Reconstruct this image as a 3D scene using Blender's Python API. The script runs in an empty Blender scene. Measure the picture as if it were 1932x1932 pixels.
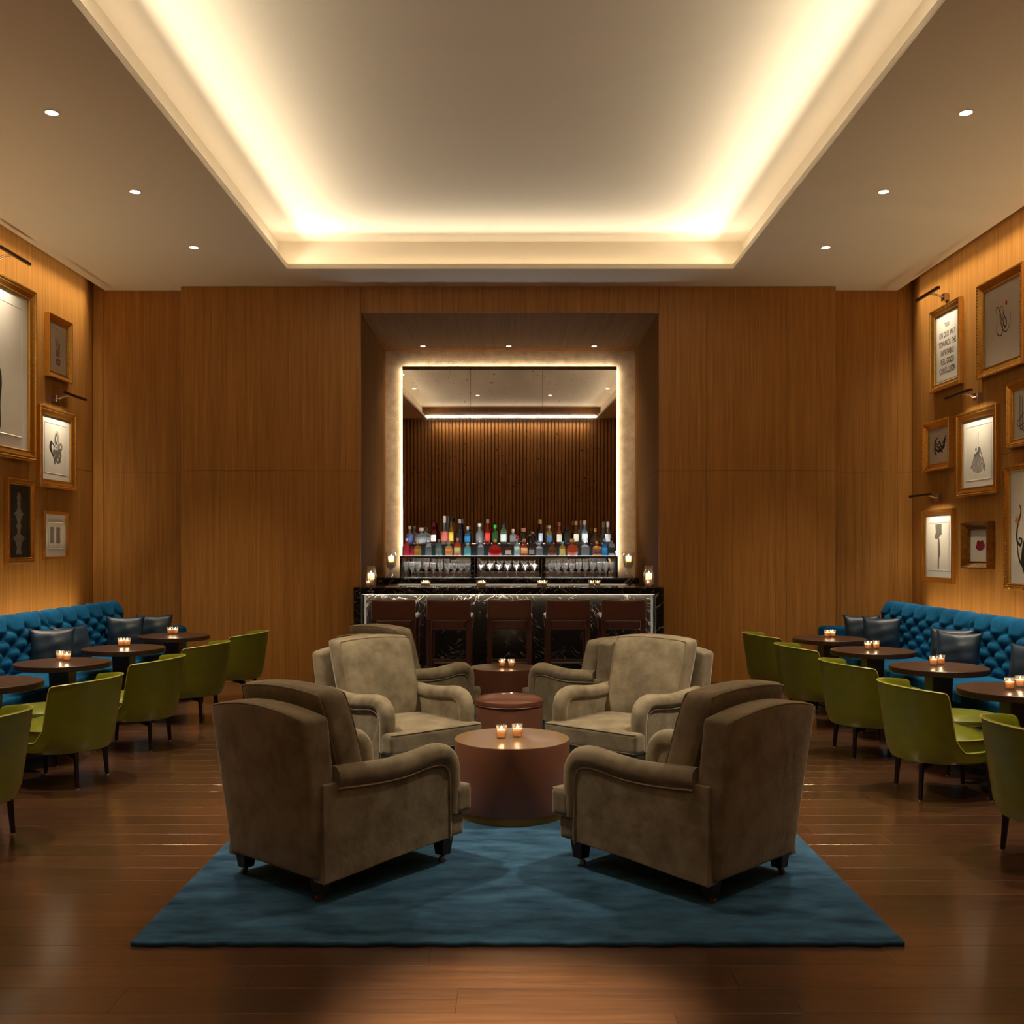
import bpy, bmesh, math, random
from mathutils import Vector, Matrix
random.seed(7)
PI = math.pi
S = bpy.context.scene
COL = S.collection
# ------------------------------------------------------------------ camera, world, exposure
CAMZ, FPX, HX, HY = 1.6, 1900.0, 966.0, 1035.0
cd = bpy.data.cameras.new('camera'); cam = bpy.data.objects.new('camera', cd); COL.objects.link(cam)
cam.location = (0, 0, CAMZ); cam.rotation_euler = (PI/2, 0, 0)
cd.sensor_width = 36; cd.lens = FPX/1932*36; cd.shift_y = 69/1932; cd.clip_start = 0.05
S.camera = cam
w = bpy.data.worlds.new('world'); S.world = w; w.use_nodes = True
w.node_tree.nodes['Background'].inputs[0].default_value = (0.9, 0.62, 0.38, 1)
w.node_tree.nodes['Background'].inputs[1].default_value = 0.0
S.view_settings.view_transform = 'Standard'; S.view_settings.look = 'None'
S.view_settings.gamma = 1; S.view_settings.use_curve_mapping = False
S.view_settings.exposure = 0.0
S.cycles.use_denoising = True
S.cycles.max_bounces = 10; S.cycles.diffuse_bounces = 5; S.cycles.glossy_bounces = 5
S.cycles.transparent_max_bounces = 24; S.cycles.transmission_bounces = 6
S.cycles.caustics_reflective = False; S.cycles.caustics_refractive = False
S.cycles.sample_clamp_indirect = 4.0; S.cycles.blur_glossy = 0.6

WARM = (1.0, 0.81, 0.56); AMBER = (1.0, 0.62, 0.27); COOL = (0.92, 0.95, 1.0)
# room dimensions
CZ, UZ = 4.726, 5.07                # lower ceiling, coffer ceiling
XL, XR = -5.08, 4.85                # side walls
YB, YW, YR = -1.2, 12.0, 12.2       # rear wall, centre of front wall, its recessed ends
CXL, CXR, CYF = -2.51, 2.47, 11.25  # coffer edge
TR = 0.13                           # light trough width

def area(name, loc, rot, sx, sy, power, col=WARM, spread=PI, parent=None):
    l = bpy.data.lights.new(name, 'AREA'); l.shape = 'RECTANGLE'; l.size = sx; l.size_y = sy
    l.energy = power; l.color = col; l.spread = spread
    o = bpy.data.objects.new(name, l); COL.objects.link(o); o.location = loc; o.rotation_euler = rot
    if parent: o.parent = parent
    return o
UP = (PI, 0, 0); DOWN = (0, 0, 0)
def aim(v): return Vector(v).to_track_quat('-Z', 'Y').to_euler()
LY = CYF + TR - YB - .1
def cove(loc, dx, dy, lx, ly, wide, narrow):
    """one wide LED strip that grazes the trough and one lensed strip that throws across the ceiling"""
    for k, (tilt, p, spread) in enumerate(((40, wide, 175), (78, narrow, 88))):
        t = math.radians(tilt); d = Vector((dx*math.sin(t), dy*math.sin(t), math.cos(t)))
        z = -d; lg = Vector((1, 0, 0)) if lx > ly else Vector((0, 1, 0)); y = z.cross(lg).normalized()
        m = Matrix((lg, y, z)).transposed().to_euler()
        area('cove_light', (loc[0], loc[1], loc[2]-.012*(1-k)), m, max(lx, ly), .03, p*max(lx, ly), (1.0, .86, .66), math.radians(spread))
CW, CN = 1.35, 7.6     # watts per metre
cove((CXL-TR*.55, (CYF+YB)/2, 4.775), 1, 0, .04, LY, CW, CN)
cove((CXR+TR*.55, (CYF+YB)/2, 4.775), -1, 0, .04, LY, CW, CN)
cove(((CXL+CXR)/2, CYF+TR*.55, 4.775), 0, -1, CXR-CXL, .04, CW, CN*.62)
cove(((CXL+CXR)/2, YB+.10, 4.775), 0, 1, CXR-CXL, .03, CW*.4, CN*.3)
# wall washers in the slot along both side walls
for X in (XL+.07, XR-.07):
    area('wall_wash_light', (X, (YB+12.0)/2, 4.93), DOWN, .05, 12.0-YB, 1.6*(12.0-YB), (1.0, .80, .55), math.radians(66))
    area('wall_wash_light', (X+(.015 if X < 0 else -.015), (YB+12.0)/2, 4.92), (0, math.radians(2 if X < 0 else -2), 0), .03, 12.0-YB, 9.5*(12.0-YB), (1.0, .80, .55), math.radians(34))
# strips behind the sofas
area('sofa_cove_light', (XL+.12, 8.6, .74), UP, .05, 6.3, 25, (1.0, .76, .46), math.radians(100))
area('sofa_cove_light', (XR-.12, 8.6, .74), UP, .05, 6.3, 25, (1.0, .76, .46), math.radians(100))
# strip grazing the slatted rear wall (seen in the mirror)
area('rear_wash_light', (-.02, YB+.13, 4.60), (math.radians(-12), 0, 0), 4.6, .04, 26, WARM)

# ------------------------------------------------------------------ materials
def M(name):
    m = bpy.data.materials.new(name); m.use_nodes = True
    nt = m.node_tree; return m, nt, nt.nodes['Principled BSDF']
def sset(b, **k):
    for a, v in k.items():
        b.inputs[a.replace('_', ' ')].default_value = v
def c4(c): return (c[0], c[1], c[2], 1)
def plain(name, col, rough=.5, metal=0., spec=.5, coat=0., sheen=0., emis=None, es=0., var=0.0, scale=8, bump=0.0):
    m, nt, b = M(name)
    b.inputs['Base Color'].default_value = c4(col); b.inputs['Roughness'].default_value = rough
    b.inputs['Metallic'].default_value = metal; b.inputs['Specular IOR Level'].default_value = spec
    b.inputs['Coat Weight'].default_value = coat; b.inputs['Coat Roughness'].default_value = .15
    b.inputs['Sheen Weight'].default_value = sheen
    if emis: b.inputs['Emission Color'].default_value = c4(emis); b.inputs['Emission Strength'].default_value = es
    if var or bump:
        tc = nt.nodes.new('ShaderNodeTexCoord'); n = nt.nodes.new('ShaderNodeTexNoise')
        n.inputs['Scale'].default_value = scale; n.inputs['Detail'].default_value = 6
        nt.links.new(tc.outputs['Object'], n.inputs['Vector'])
        if var:
            r = nt.nodes.new('ShaderNodeValToRGB')
            r.color_ramp.elements[0].position = .3; r.color_ramp.elements[1].position = .7
            r.color_ramp.elements[0].color = c4([x*(1-var) for x in col]); r.color_ramp.elements[1].color = c4([min(1, x*(1+var)) for x in col])
            nt.links.new(n.outputs['Fac'], r.inputs['Fac']); nt.links.new(r.outputs['Color'], b.inputs['Base Color'])
        if bump:
            bp = nt.nodes.new('ShaderNodeBump'); bp.inputs['Strength'].default_value = bump; bp.inputs['Distance'].default_value = .01
            nt.links.new(n.outputs['Fac'], bp.inputs['Height']); nt.links.new(bp.outputs['Normal'], b.inputs['Normal'])
    return m
def wood(name, dark, light, scale=(30, 30, .6), rough=.42, fine=6., rnd=.0, spec=.4, lines=.5):
    """straight-grained timber; grain runs along the axis with the small scale"""
    m, nt, b = M(name); N = nt.nodes.new; L = nt.links.new
    g = N('ShaderNodeNewGeometry'); mp = N('ShaderNodeMapping'); mp.inputs['Scale'].default_value = scale
    L(g.outputs['Position'], mp.inputs['Vector'])
    n1 = N('ShaderNodeTexNoise'); n1.inputs['Scale'].default_value = 1.0; n1.inputs['Detail'].default_value = 4; n1.inputs['Distortion'].default_value = .3
    n2 = N('ShaderNodeTexNoise'); n2.inputs['Scale'].default_value = fine; n2.inputs['Detail'].default_value = 3
    oi = N('ShaderNodeObjectInfo')
    if rnd:
        ad = N('ShaderNodeVectorMath'); ad.operation = 'ADD'; cm = N('ShaderNodeCombineXYZ')
        mu = N('ShaderNodeMath'); mu.operation = 'MULTIPLY'; mu.inputs[1].default_value = 60
        L(oi.outputs['Random'], mu.inputs[0])
        for i in range(3): L(mu.outputs[0], cm.inputs[i])
        L(mp.outputs[0], ad.inputs[0]); L(cm.outputs[0], ad.inputs[1]); src = ad.outputs[0]
    else: src = mp.outputs[0]
    L(src, n1.inputs['Vector']); L(src, n2.inputs['Vector'])
    mx = N('ShaderNodeMix'); mx.data_type = 'FLOAT'; mx.inputs[0].default_value = lines
    L(n1.outputs['Fac'], mx.inputs[2]); L(n2.outputs['Fac'], mx.inputs[3])
    r = N('ShaderNodeValToRGB'); r.color_ramp.elements[0].position = .33; r.color_ramp.elements[1].position = .68
    r.color_ramp.elements[0].color = c4(dark); r.color_ramp.elements[1].color = c4(light)
    L(mx.outputs[0], r.inputs['Fac']); out = r.outputs['Color']
    if rnd:
        hs = N('ShaderNodeHueSaturation'); ml = N('ShaderNodeMath'); ml.operation = 'MULTIPLY_ADD'
        ml.inputs[1].default_value = rnd; ml.inputs[2].default_value = 1-rnd*.5
        L(oi.outputs['Random'], ml.inputs[0]); L(ml.outputs[0], hs.inputs['Value']); L(out, hs.inputs['Color']); out = hs.outputs['Color']
    L(out, b.inputs['Base Color'])
    b.inputs['Roughness'].default_value = rough; b.inputs['Specular IOR Level'].default_value = spec
    bp = N('ShaderNodeBump'); bp.inputs['Strength'].default_value = .12; bp.inputs['Distance'].default_value = .004
    L(mx.outputs[0], bp.inputs['Height']); L(bp.outputs['Normal'], b.inputs['Normal'])
    return m
def velvet(name, c0, c1, scale=5, sheen=.6, stint=(1, .9, .75), rough=.75, stretch=(1, 1, 1), spec=.2, detail=7):
    m, nt, b = M(name); N = nt.nodes.new; L = nt.links.new
    tc = N('ShaderNodeTexCoord'); mp = N('ShaderNodeMapping'); mp.inputs['Scale'].default_value = stretch
    n = N('ShaderNodeTexNoise'); n.inputs['Scale'].default_value = scale; n.inputs['Detail'].default_value = detail; n.inputs['Roughness'].default_value = .6
    L(tc.outputs['Object'], mp.inputs[0]); L(mp.outputs[0], n.inputs['Vector'])
    r = N('ShaderNodeValToRGB'); r.color_ramp.elements[0].position = .32; r.color_ramp.elements[1].position = .68
    r.color_ramp.elements[0].color = c4(c0); r.color_ramp.elements[1].color = c4(c1)
    L(n.outputs['Fac'], r.inputs['Fac']); L(r.outputs['Color'], b.inputs['Base Color'])
    sset(b, Roughness=rough, Sheen_Weight=sheen, Sheen_Roughness=.35, Sheen_Tint=c4(stint), Specular_IOR_Level=spec)
    n3 = N('ShaderNodeTexNoise'); n3.inputs['Scale'].default_value = scale*2.2; n3.inputs['Detail'].default_value = 3
    L(mp.outputs[0], n3.inputs['Vector'])
    bp = N('ShaderNodeBump'); bp.inputs['Strength'].default_value = .35; bp.inputs['Distance'].default_value = .012
    L(n3.outputs['Fac'], bp.inputs['Height']); L(bp.outputs['Normal'], b.inputs['Normal'])
    return m
def marble(name, base=(.006, .006, .006), vein=(.60, .54, .46), rough=.14, flip=1):
    m, nt, b = M(name); N = nt.nodes.new; L = nt.links.new
    g = N('ShaderNodeNewGeometry'); cur = None
    nw = N('ShaderNodeTexNoise'); nw.inputs['Scale'].default_value = 3.2; nw.inputs['Detail'].default_value = 4
    L(g.outputs['Position'], nw.inputs['Vector'])
    va = N('ShaderNodeVectorMath'); va.operation = 'MULTIPLY_ADD'; va.inputs[1].default_value = (.22, .22, .22)
    L(nw.outputs['Color'], va.inputs[0]); L(g.outputs['Position'], va.inputs[2])
    for ang, sc, wd, pos in ((38, (1.6, 3, 13), .010, .5), (-24, (2.2, 3, 19), .007, .46), (63, (2.0, 3, 10), .005, .54)):
        mp = N('ShaderNodeMapping'); mp.vector_type = 'POINT'; mp.inputs['Rotation'].default_value = (0, math.radians(ang*flip), 0)
        L(va.outputs[0], mp.inputs[0])
        m2 = N('ShaderNodeMapping'); m2.inputs['Scale'].default_value = sc; L(mp.outputs[0], m2.inputs[0])
        v = N('ShaderNodeTexNoise'); v.inputs['Scale'].default_value = 1; v.inputs['Detail'].default_value = 3; L(m2.outputs[0], v.inputs['Vector'])
        sb = N('ShaderNodeMath'); sb.operation = 'SUBTRACT'; sb.inputs[1].default_value = pos; L(v.outputs['Fac'], sb.inputs[0])
        a = N('ShaderNodeMath'); a.operation = 'ABSOLUTE'; L(sb.outputs[0], a.inputs[0])
        r = N('ShaderNodeMapRange'); r.inputs[1].default_value = 0; r.inputs[2].default_value = wd; r.inputs[3].default_value = 1; r.inputs[4].default_value = 0
        L(a.outputs[0], r.inputs[0])
        n4 = N('ShaderNodeTexNoise'); n4.inputs['Scale'].default_value = 3.3+ang*.02; L(g.outputs['Position'], n4.inputs['Vector'])
        r4 = N('ShaderNodeMapRange'); r4.inputs[1].default_value = .50; r4.inputs[2].default_value = .68; L(n4.outputs['Fac'], r4.inputs[0])
        mm = N('ShaderNodeMath'); mm.operation = 'MULTIPLY'; L(r.outputs[0], mm.inputs[0]); L(r4.outputs[0], mm.inputs[1])
        if cur is None: cur = mm.outputs[0]
        else:
            mx = N('ShaderNodeMath'); mx.operation = 'MAXIMUM'; L(cur, mx.inputs[0]); L(mm.outputs[0], mx.inputs[1]); cur = mx.outputs[0]
    mc = N('ShaderNodeMix'); mc.data_type = 'RGBA'; mc.inputs[6].default_value = c4(base); mc.inputs[7].default_value = c4(vein)
    L(cur, mc.inputs[0]); L(mc.outputs[2], b.inputs['Base Color'])
    b.inputs['Roughness'].default_value = rough
    return m
def thin_glass(name, tint=(1, 1, 1), refl=.12, rough=.03, body=0.0, bcol=(1, 1, 1)):
    """clear glassware: see-through shell with facing-dependent reflection, some body colour"""
    m = bpy.data.materials.new(name); m.use_nodes = True; nt = m.node_tree; nt.nodes.clear(); N = nt.nodes.new; L = nt.links.new
    o = N('ShaderNodeOutputMaterial'); t = N('ShaderNodeBsdfTransparent'); t.inputs[0].default_value = c4(tint)
    gl = N('ShaderNodeBsdfGlossy'); gl.inputs['Roughness'].default_value = rough
    lw = N('ShaderNodeLayerWeight'); lw.inputs[0].default_value = .35
    mr = N('ShaderNodeMapRange'); mr.inputs[3].default_value = refl; mr.inputs[4].default_value = .85; L(lw.outputs['Facing'], mr.inputs[0])
    pw = N('ShaderNodeMath'); pw.operation = 'POWER'; pw.inputs[1].default_value = 1.6; L(mr.outputs[0], pw.inputs[0])
    mx = N('ShaderNodeMixShader'); L(pw.outputs[0], mx.inputs[0])
    if body:
        p = N('ShaderNodeBsdfPrincipled'); p.inputs['Base Color'].default_value = c4(bcol); p.inputs['Roughness'].default_value = .2
        tr = N('ShaderNodeBsdfTranslucent'); tr.inputs[0].default_value = c4(bcol)
        ad = N('ShaderNodeMixShader'); ad.inputs[0].default_value = .5; L(p.outputs[0], ad.inputs[1]); L(tr.outputs[0], ad.inputs[2])
        m2 = N('ShaderNodeMixShader'); m2.inputs[0].default_value = body; L(t.outputs[0], m2.inputs[1]); L(ad.outputs[0], m2.inputs[2])
        L(m2.outputs[0], mx.inputs[1])
    else: L(t.outputs[0], mx.inputs[1])
    L(gl.outputs[0], mx.inputs[2]); L(mx.outputs[0], o.inputs[0])
    return m
def emit(name, col, st):
    m = bpy.data.materials.new(name); m.use_nodes = True; nt = m.node_tree; nt.nodes.clear()
    e = nt.nodes.new('ShaderNodeEmission'); e.inputs[0].default_value = c4(col); e.inputs[1].default_value = st
    o = nt.nodes.new('ShaderNodeOutputMaterial'); nt.links.new(e.outputs[0], o.inputs[0]); return m

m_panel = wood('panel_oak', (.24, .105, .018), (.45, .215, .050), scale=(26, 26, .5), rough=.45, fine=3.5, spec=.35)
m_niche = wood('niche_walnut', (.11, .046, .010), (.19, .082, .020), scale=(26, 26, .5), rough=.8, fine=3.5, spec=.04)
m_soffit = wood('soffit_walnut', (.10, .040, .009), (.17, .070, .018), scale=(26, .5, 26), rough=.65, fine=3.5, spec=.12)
m_slat = wood('slat_wood', (.20, .085, .02), (.36, .17, .05), scale=(26, 26, .5), rough=.5, fine=3.5)
m_plank = wood('plank_wood', (.046, .018, .007), (.100, .044, .019), scale=(1.4, 34, 34), rough=.3, fine=2.4, rnd=.4, spec=.5)
_b = m_plank.node_tree.nodes['Principled BSDF']; sset(_b, Coat_Weight=1., Coat_Roughness=.15, Coat_IOR=2.1)
m_ceil = plain('ceiling_paint', (.76, .68, .54), .85, spec=.1)
m_floorbase = plain('subfloor', (.10, .045, .02), .8)
m_gold = plain('gilt_wood', (.84, .50, .12), .22, metal=.95, var=.12, scale=30, bump=.12)
m_oldgold = plain('dark_gilt', (.30, .16, .045), .35, metal=1., var=.3, scale=22, bump=.3)
m_mat = plain('mat_board', (.80, .79, .74), .8, spec=.1)
m_paper = plain('print_paper', (.74, .71, .63), .8, spec=.1, var=.04, scale=3)
m_ink = plain('black_ink', (.012, .011, .010), .7)
m_greyink = plain('grey_ink', (.13, .12, .105), .8)
m_tan = plain('tan_ink', (.20, .17, .12), .8, var=.4, scale=90)
m_black = plain('black_paper', (.006, .006, .006), .6)
m_red = plain('red_ink', (.45, .03, .02), .8)
m_crimson = plain('crimson_ink', (.22, .008, .02), .8, var=.3, scale=40)
m_orange = plain('orange_ink', (.62, .26, .08), .8)
m_velvet = velvet('taupe_velvet', (.108, .090, .058), (.225, .192, .131), 7, .55, (1, .90, .74))
m_pipe = velvet('taupe_piping', (.13, .11, .075), (.19, .16, .11), 9, .4, (1, .82, .58))
m_blue = velvet('teal_velvet', (.001, .036, .094), (.003, .070, .18), 6, .15, (.05, .5, 1), spec=.08)
m_rug = velvet('rug_pile', (.003, .024, .058), (.034, .106, .20), 4.2, .2, (.3, .7, 1), rough=.9, stretch=(1, 2.2, 1), detail=10)
m_green = plain('green_leather', (.130, .150, .006), .36, spec=.4, coat=.2, var=.08, scale=14, bump=.06)
m_gpipe = plain('green_piping', (.50, .50, .10), .3, coat=.3)
m_bronze = plain('dark_bronze', (.018, .012, .012), .35, metal=.6)
m_cap = plain('steel_cap', (.75, .74, .72), .2, metal=1.)
m_leg = plain('dark_wood', (.022, .011, .006), .4, var=.2, scale=20)
m_copper = plain('copper_caster', (.42, .16, .07), .3, metal=1.)
m_table = wood('wenge', (.026, .012, .007), (.055, .028, .017), scale=(5, 30, 30), rough=.3, fine=3)
m_drum = plain('brown_lacquer', (.15, .058, .034), .38, var=.1, scale=6, coat=.1)
m_drumtop = plain('bronze_top', (.25, .145, .056), .34, metal=.55, var=.06, scale=5)
m_brass = plain('brass_band', (.34, .19, .04), .5, metal=.7)
m_ottleather = plain('ottoman_leather', (.10, .035, .02), .3, coat=.35, var=.1, scale=8)
m_stool = plain('stool_leather', (.12, .042, .027), .38, var=.1, scale=12)
m_stoolwood = plain('stool_frame', (.07, .022, .012), .35)
m_stoolrail = plain('foot_rail', (.55, .42, .34), .25, metal=1.)
m_pillow = plain('slate_leather', (.006, .018, .036), .38, spec=.3, coat=0., bump=.25, scale=9)
m_marble = marble('black_marble')
m_marble_l = marble('black_marble_left', (.009, .008, .007), rough=.2, flip=1)
m_marble_r = marble('black_marble_right', (.009, .008, .007), rough=.2, flip=-1)
m_stone = plain('pale_stone', (.42, .36, .30), .5)
m_steel = plain('dark_steel', (.045, .042, .042), .3, metal=.7)
m_shelf = plain('lit_acrylic', (.8, .85, .85), .3, emis=(.85, .95, 1), es=1.6)
m_rod = plain('lamp_bronze', (.05, .02, .014), .35, metal=.5)
m_mount = plain('lamp_mount', (.62, .50, .40), .2, metal=1.)
m_flame = emit('flame', (1, .72, .36), 28)
m_lens = emit('downlight_lens', (1, .86, .62), 16)
m_strip = emit('led_strip', (1, .86, .66), 3)
m_glass = thin_glass('clear_glass', (.97, .97, .96), .08, .05, .07, (1, .95, .88))
m_crystal = thin_glass('cut_crystal', (.93, .93, .93), .20, .08, .10, (.95, .95, .93))

def wax_mat():
    m = bpy.data.materials.new('candle_wax'); m.use_nodes = True; nt = m.node_tree; nt.nodes.clear(); N = nt.nodes.new
    o = N('ShaderNodeOutputMaterial'); d = N('ShaderNodeBsdfDiffuse'); d.inputs[0].default_value = (.95, .78, .58, 1)
    t = N('ShaderNodeBsdfTranslucent'); t.inputs[0].default_value = (1, .74, .48, 1)
    x = N('ShaderNodeMixShader'); x.inputs[0].default_value = .7
    nt.links.new(d.outputs[0], x.inputs[1]); nt.links.new(t.outputs[0], x.inputs[2]); nt.links.new(x.outputs[0], o.inputs[0]); return m
m_wax = wax_mat()
def mirror_mat():
    m, nt, b = M('antique_mirror'); N = nt.nodes.new; L = nt.links.new
    g = N('ShaderNodeNewGeometry'); n = N('ShaderNodeTexNoise'); n.inputs['Scale'].default_value = 26; n.inputs['Detail'].default_value = 4
    L(g.outputs['Position'], n.inputs['Vector'])
    n2 = N('ShaderNodeTexNoise'); n2.inputs['Scale'].default_value = 2.2; n2.inputs['Detail'].default_value = 5; L(g.outputs['Position'], n2.inputs['Vector'])
    r = N('ShaderNodeValToRGB'); r.color_ramp.elements[0].position = .64; r.color_ramp.elements[0].color = (.88, .83, .78, 1)
    r.color_ramp.elements[1].position = .74; r.color_ramp.elements[1].color = (.22, .19, .17, 1)
    L(n.outputs['Fac'], r.inputs['Fac'])
    r2 = N('ShaderNodeValToRGB'); r2.color_ramp.elements[0].position = .3; r2.color_ramp.elements[0].color = (.8, .8, .8, 1)
    r2.color_ramp.elements[1].position = .7; L(n2.outputs['Fac'], r2.inputs['Fac'])
    mx = N('ShaderNodeMix'); mx.data_type = 'RGBA'; mx.blend_type = 'MULTIPLY'; mx.inputs[0].default_value = 1
    L(r.outputs[0], mx.inputs[6]); L(r2.outputs[0], mx.inputs[7]); L(mx.outputs[2], b.inputs['Base Color'])
    b.inputs['Metallic'].default_value = 1; b.inputs['Roughness'].default_value = .015
    return m
m_mirror = mirror_mat()
def leaf_mat():
    m, nt, b = M('gold_leaf_plaster'); N = nt.nodes.new; L = nt.links.new
    g = N('ShaderNodeNewGeometry'); n = N('ShaderNodeTexNoise'); n.inputs['Scale'].default_value = 9; n.inputs['Detail'].default_value = 9
    L(g.outputs['Position'], n.inputs['Vector'])
    r = N('ShaderNodeValToRGB'); r.color_ramp.elements[0].position = .3; r.color_ramp.elements[0].color = (.58, .42, .25, 1)
    r.color_ramp.elements[1].position = .7; r.color_ramp.elements[1].color = (.80, .62, .41, 1)
    L(n.outputs['Fac'], r.inputs[0]); L(r.outputs[0], b.inputs['Base Color'])
    sset(b, Roughness=.6, Metallic=0.)
    n2 = N('ShaderNodeTexNoise'); n2.inputs['Scale'].default_value = 60; n2.inputs['Detail'].default_value = 5; L(g.outputs['Position'], n2.inputs['Vector'])
    bp = N('ShaderNodeBump'); bp.inputs['Strength'].default_value = .6; bp.inputs['Distance'].default_value = .012
    L(n2.outputs['Fac'], bp.inputs['Height']); L(bp.outputs[0], b.inputs['Normal'])
    return m
m_leaf = leaf_mat()

# ------------------------------------------------------------------ mesh helpers
class MB:
    def __init__(s): s.v = []; s.f = []
    def add(s, vs, fs):
        o = len(s.v); s.v += [tuple(p) for p in vs]; s.f += [tuple(i+o for i in f) for f in fs]; return s
    def box(s, x0, x1, y0, y1, z0, z1):
        return s.add([(x0,y0,z0),(x1,y0,z0),(x1,y1,z0),(x0,y1,z0),(x0,y0,z1),(x1,y0,z1),(x1,y1,z1),(x0,y1,z1)],
                     [(0,3,2,1),(4,5,6,7),(0,1,5,4),(1,2,6,5),(2,3,7,6),(3,0,4,7)])
    def hexa(s, b, t):   # four bottom and four top corners
        return s.add(list(b)+list(t), [(0,3,2,1),(4,5,6,7),(0,1,5,4),(1,2,6,5),(2,3,7,6),(3,0,4,7)])
    def lathe(s, prof, seg=32, c=(0, 0, 0), sq=0, sx=1, sy=1):
        """profile of (radius, z); sq>0 squares the plan"""
        vs = []; n = len(prof)
        for r, z in prof:
            for k in range(seg):
                a = 2*PI*(k+.5)/seg; ca, sa = math.cos(a), math.sin(a); q = 1
                if sq: q = 1/((abs(ca)**sq+abs(sa)**sq)**(1/sq))
                vs.append((c[0]+r*ca*q*sx, c[1]+r*sa*q*sy, c[2]+z))
        fs = []
        for i in range(n-1):
            for k in range(seg):
                k2 = (k+1) % seg; fs.append((i*seg+k, i*seg+k2, (i+1)*seg+k2, (i+1)*seg+k))
        if prof[0][0] > 1e-6: fs.append(tuple(range(seg-1, -1, -1)))
        if prof[-1][0] > 1e-6: fs.append(tuple((n-1)*seg+k for k in range(seg)))
        return s.add(vs, fs)
    def tube(s, pts, r, seg=8, closed=False, rr=None):
        pts = [Vector(p) for p in pts]; n = len(pts); vs = []; up = Vector((0, 0, 1))
        prev = None
        for i, p in enumerate(pts):
            if closed: t = pts[(i+1) % n]-pts[i-1]
            else: t = pts[min(i+1, n-1)]-pts[max(i-1, 0)]
            t.normalize()
            if prev is None:
                a = up if abs(t.z) < .9 else Vector((1, 0, 0)); x = t.cross(a).normalized()
            else:
                x = (prev-t*prev.dot(t)).normalized()
            prev = x; y = t.cross(x); q = rr[i] if rr else r
            for k in range(seg):
                an = 2*PI*k/seg; vs.append(p+x*q*math.cos(an)+y*q*math.sin(an))
        fs = []
        for i in range(n if closed else n-1):
            j = (i+1) % n
            for k in range(seg):
                k2 = (k+1) % seg; fs.append((i*seg+k, j*seg+k, j*seg+k2, i*seg+k2))
        if not closed:
            fs.append(tuple(range(seg))); fs.append(tuple((n-1)*seg+k for k in range(seg-1, -1, -1)))
        return s.add(vs, fs)
    def rbox(s, sx, sy, sz, r, c=(0, 0, 0), n=4, m=6, fn=None):
        """rounded box, centre c, full sizes; fn deforms points"""
        h = (sx/2, sy/2, sz/2); r = min(r, *[q*.999 for q in h])
        def line(a):
            L_ = [-a+r*(1-math.cos(PI/2*i/n)) for i in range(n)]
            L_ += [-a+r+(2*a-2*r)*i/m for i in range(m+1)]
            L_ += [-x for x in L_[:n][::-1]]
            return L_
        ls = [line(q) for q in h]; idx = {}; vs = []; fs = []
        def vid(i, j, k):
            key = (i, j, k)
            if key not in idx:
                p = Vector((ls[0][i], ls[1][j], ls[2][k])); q = Vector([max(-h[a]+r, min(h[a]-r, p[a])) for a in range(3)])
                d = p-q
                if d.length > 1e-9: p = q+d.normalized()*r
                p = p+Vector(c)
                if fn: p = Vector(fn(p))
                idx[key] = len(vs); vs.append(p)
            return idx[key]
        N_ = [len(l) for l in ls]
        for a, b_, c_ in ((0, 1, 2), (1, 2, 0), (2, 0, 1)):
            for side in (0, N_[c_]-1):
                for i in range(N_[a]-1):
                    for j in range(N_[b_]-1):
                        q = []
                        for di, dj in ((0,0),(1,0),(1,1),(0,1)):
                            t = [0, 0, 0]; t[a] = i+di; t[b_] = j+dj; t[c_] = side; q.append(vid(*t))
                        fs.append(tuple(q) if side else tuple(q[::-1]))
        return s.add(vs, fs)
    def build(s, name, mat, parent=None, smooth=False, bevel=0, loc=None, segs=2):
        me = bpy.data.meshes.new(name); me.from_pydata(s.v, [], s.f); me.validate(); me.update()
        bm = bmesh.new(); bm.from_mesh(me); bmesh.ops.remove_doubles(bm, verts=bm.verts, dist=1e-6)
        bmesh.ops.recalc_face_normals(bm, faces=bm.faces); bm.to_mesh(me); bm.free()
        if mat: me.materials.append(mat)
        if smooth:
            me.polygons.foreach_set('use_smooth', [True]*len(me.polygons))
            if smooth != 'all': me.set_sharp_from_angle(angle=math.radians(38))
        o = bpy.data.objects.new(name, me); COL.objects.link(o)
        if parent: o.parent = parent
        if loc: o.location = loc
        if bevel:
            b = o.modifiers.new('bevel', 'BEVEL'); b.width = bevel; b.segments = segs; b.limit_method = 'ANGLE'
        return o
def empty(name, loc=(0, 0, 0), rz=0):
    o = bpy.data.objects.new(name, None); o.empty_display_size = .1; COL.objects.link(o); o.location = loc; o.rotation_euler = (0, 0, rz); return o
def tag(o, label=None, cat=None, group=None, kind=None):
    if label: o['label'] = label
    if cat: o['category'] = cat
    if group: o['group'] = group
    if kind: o['kind'] = kind
    return o
def copy_tree(o, parent=None):
    c = o.copy(); COL.objects.link(c)
    if parent: c.parent = parent
    for ch in list(o.children): copy_tree(ch, c)
    return c
def struct(o): o['kind'] = 'structure'; return o
def at(px, py, Y): return (px-HX)*Y/FPX, CAMZ-(py-HY)*Y/FPX     # pixel at depth Y -> world X, Z

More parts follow.
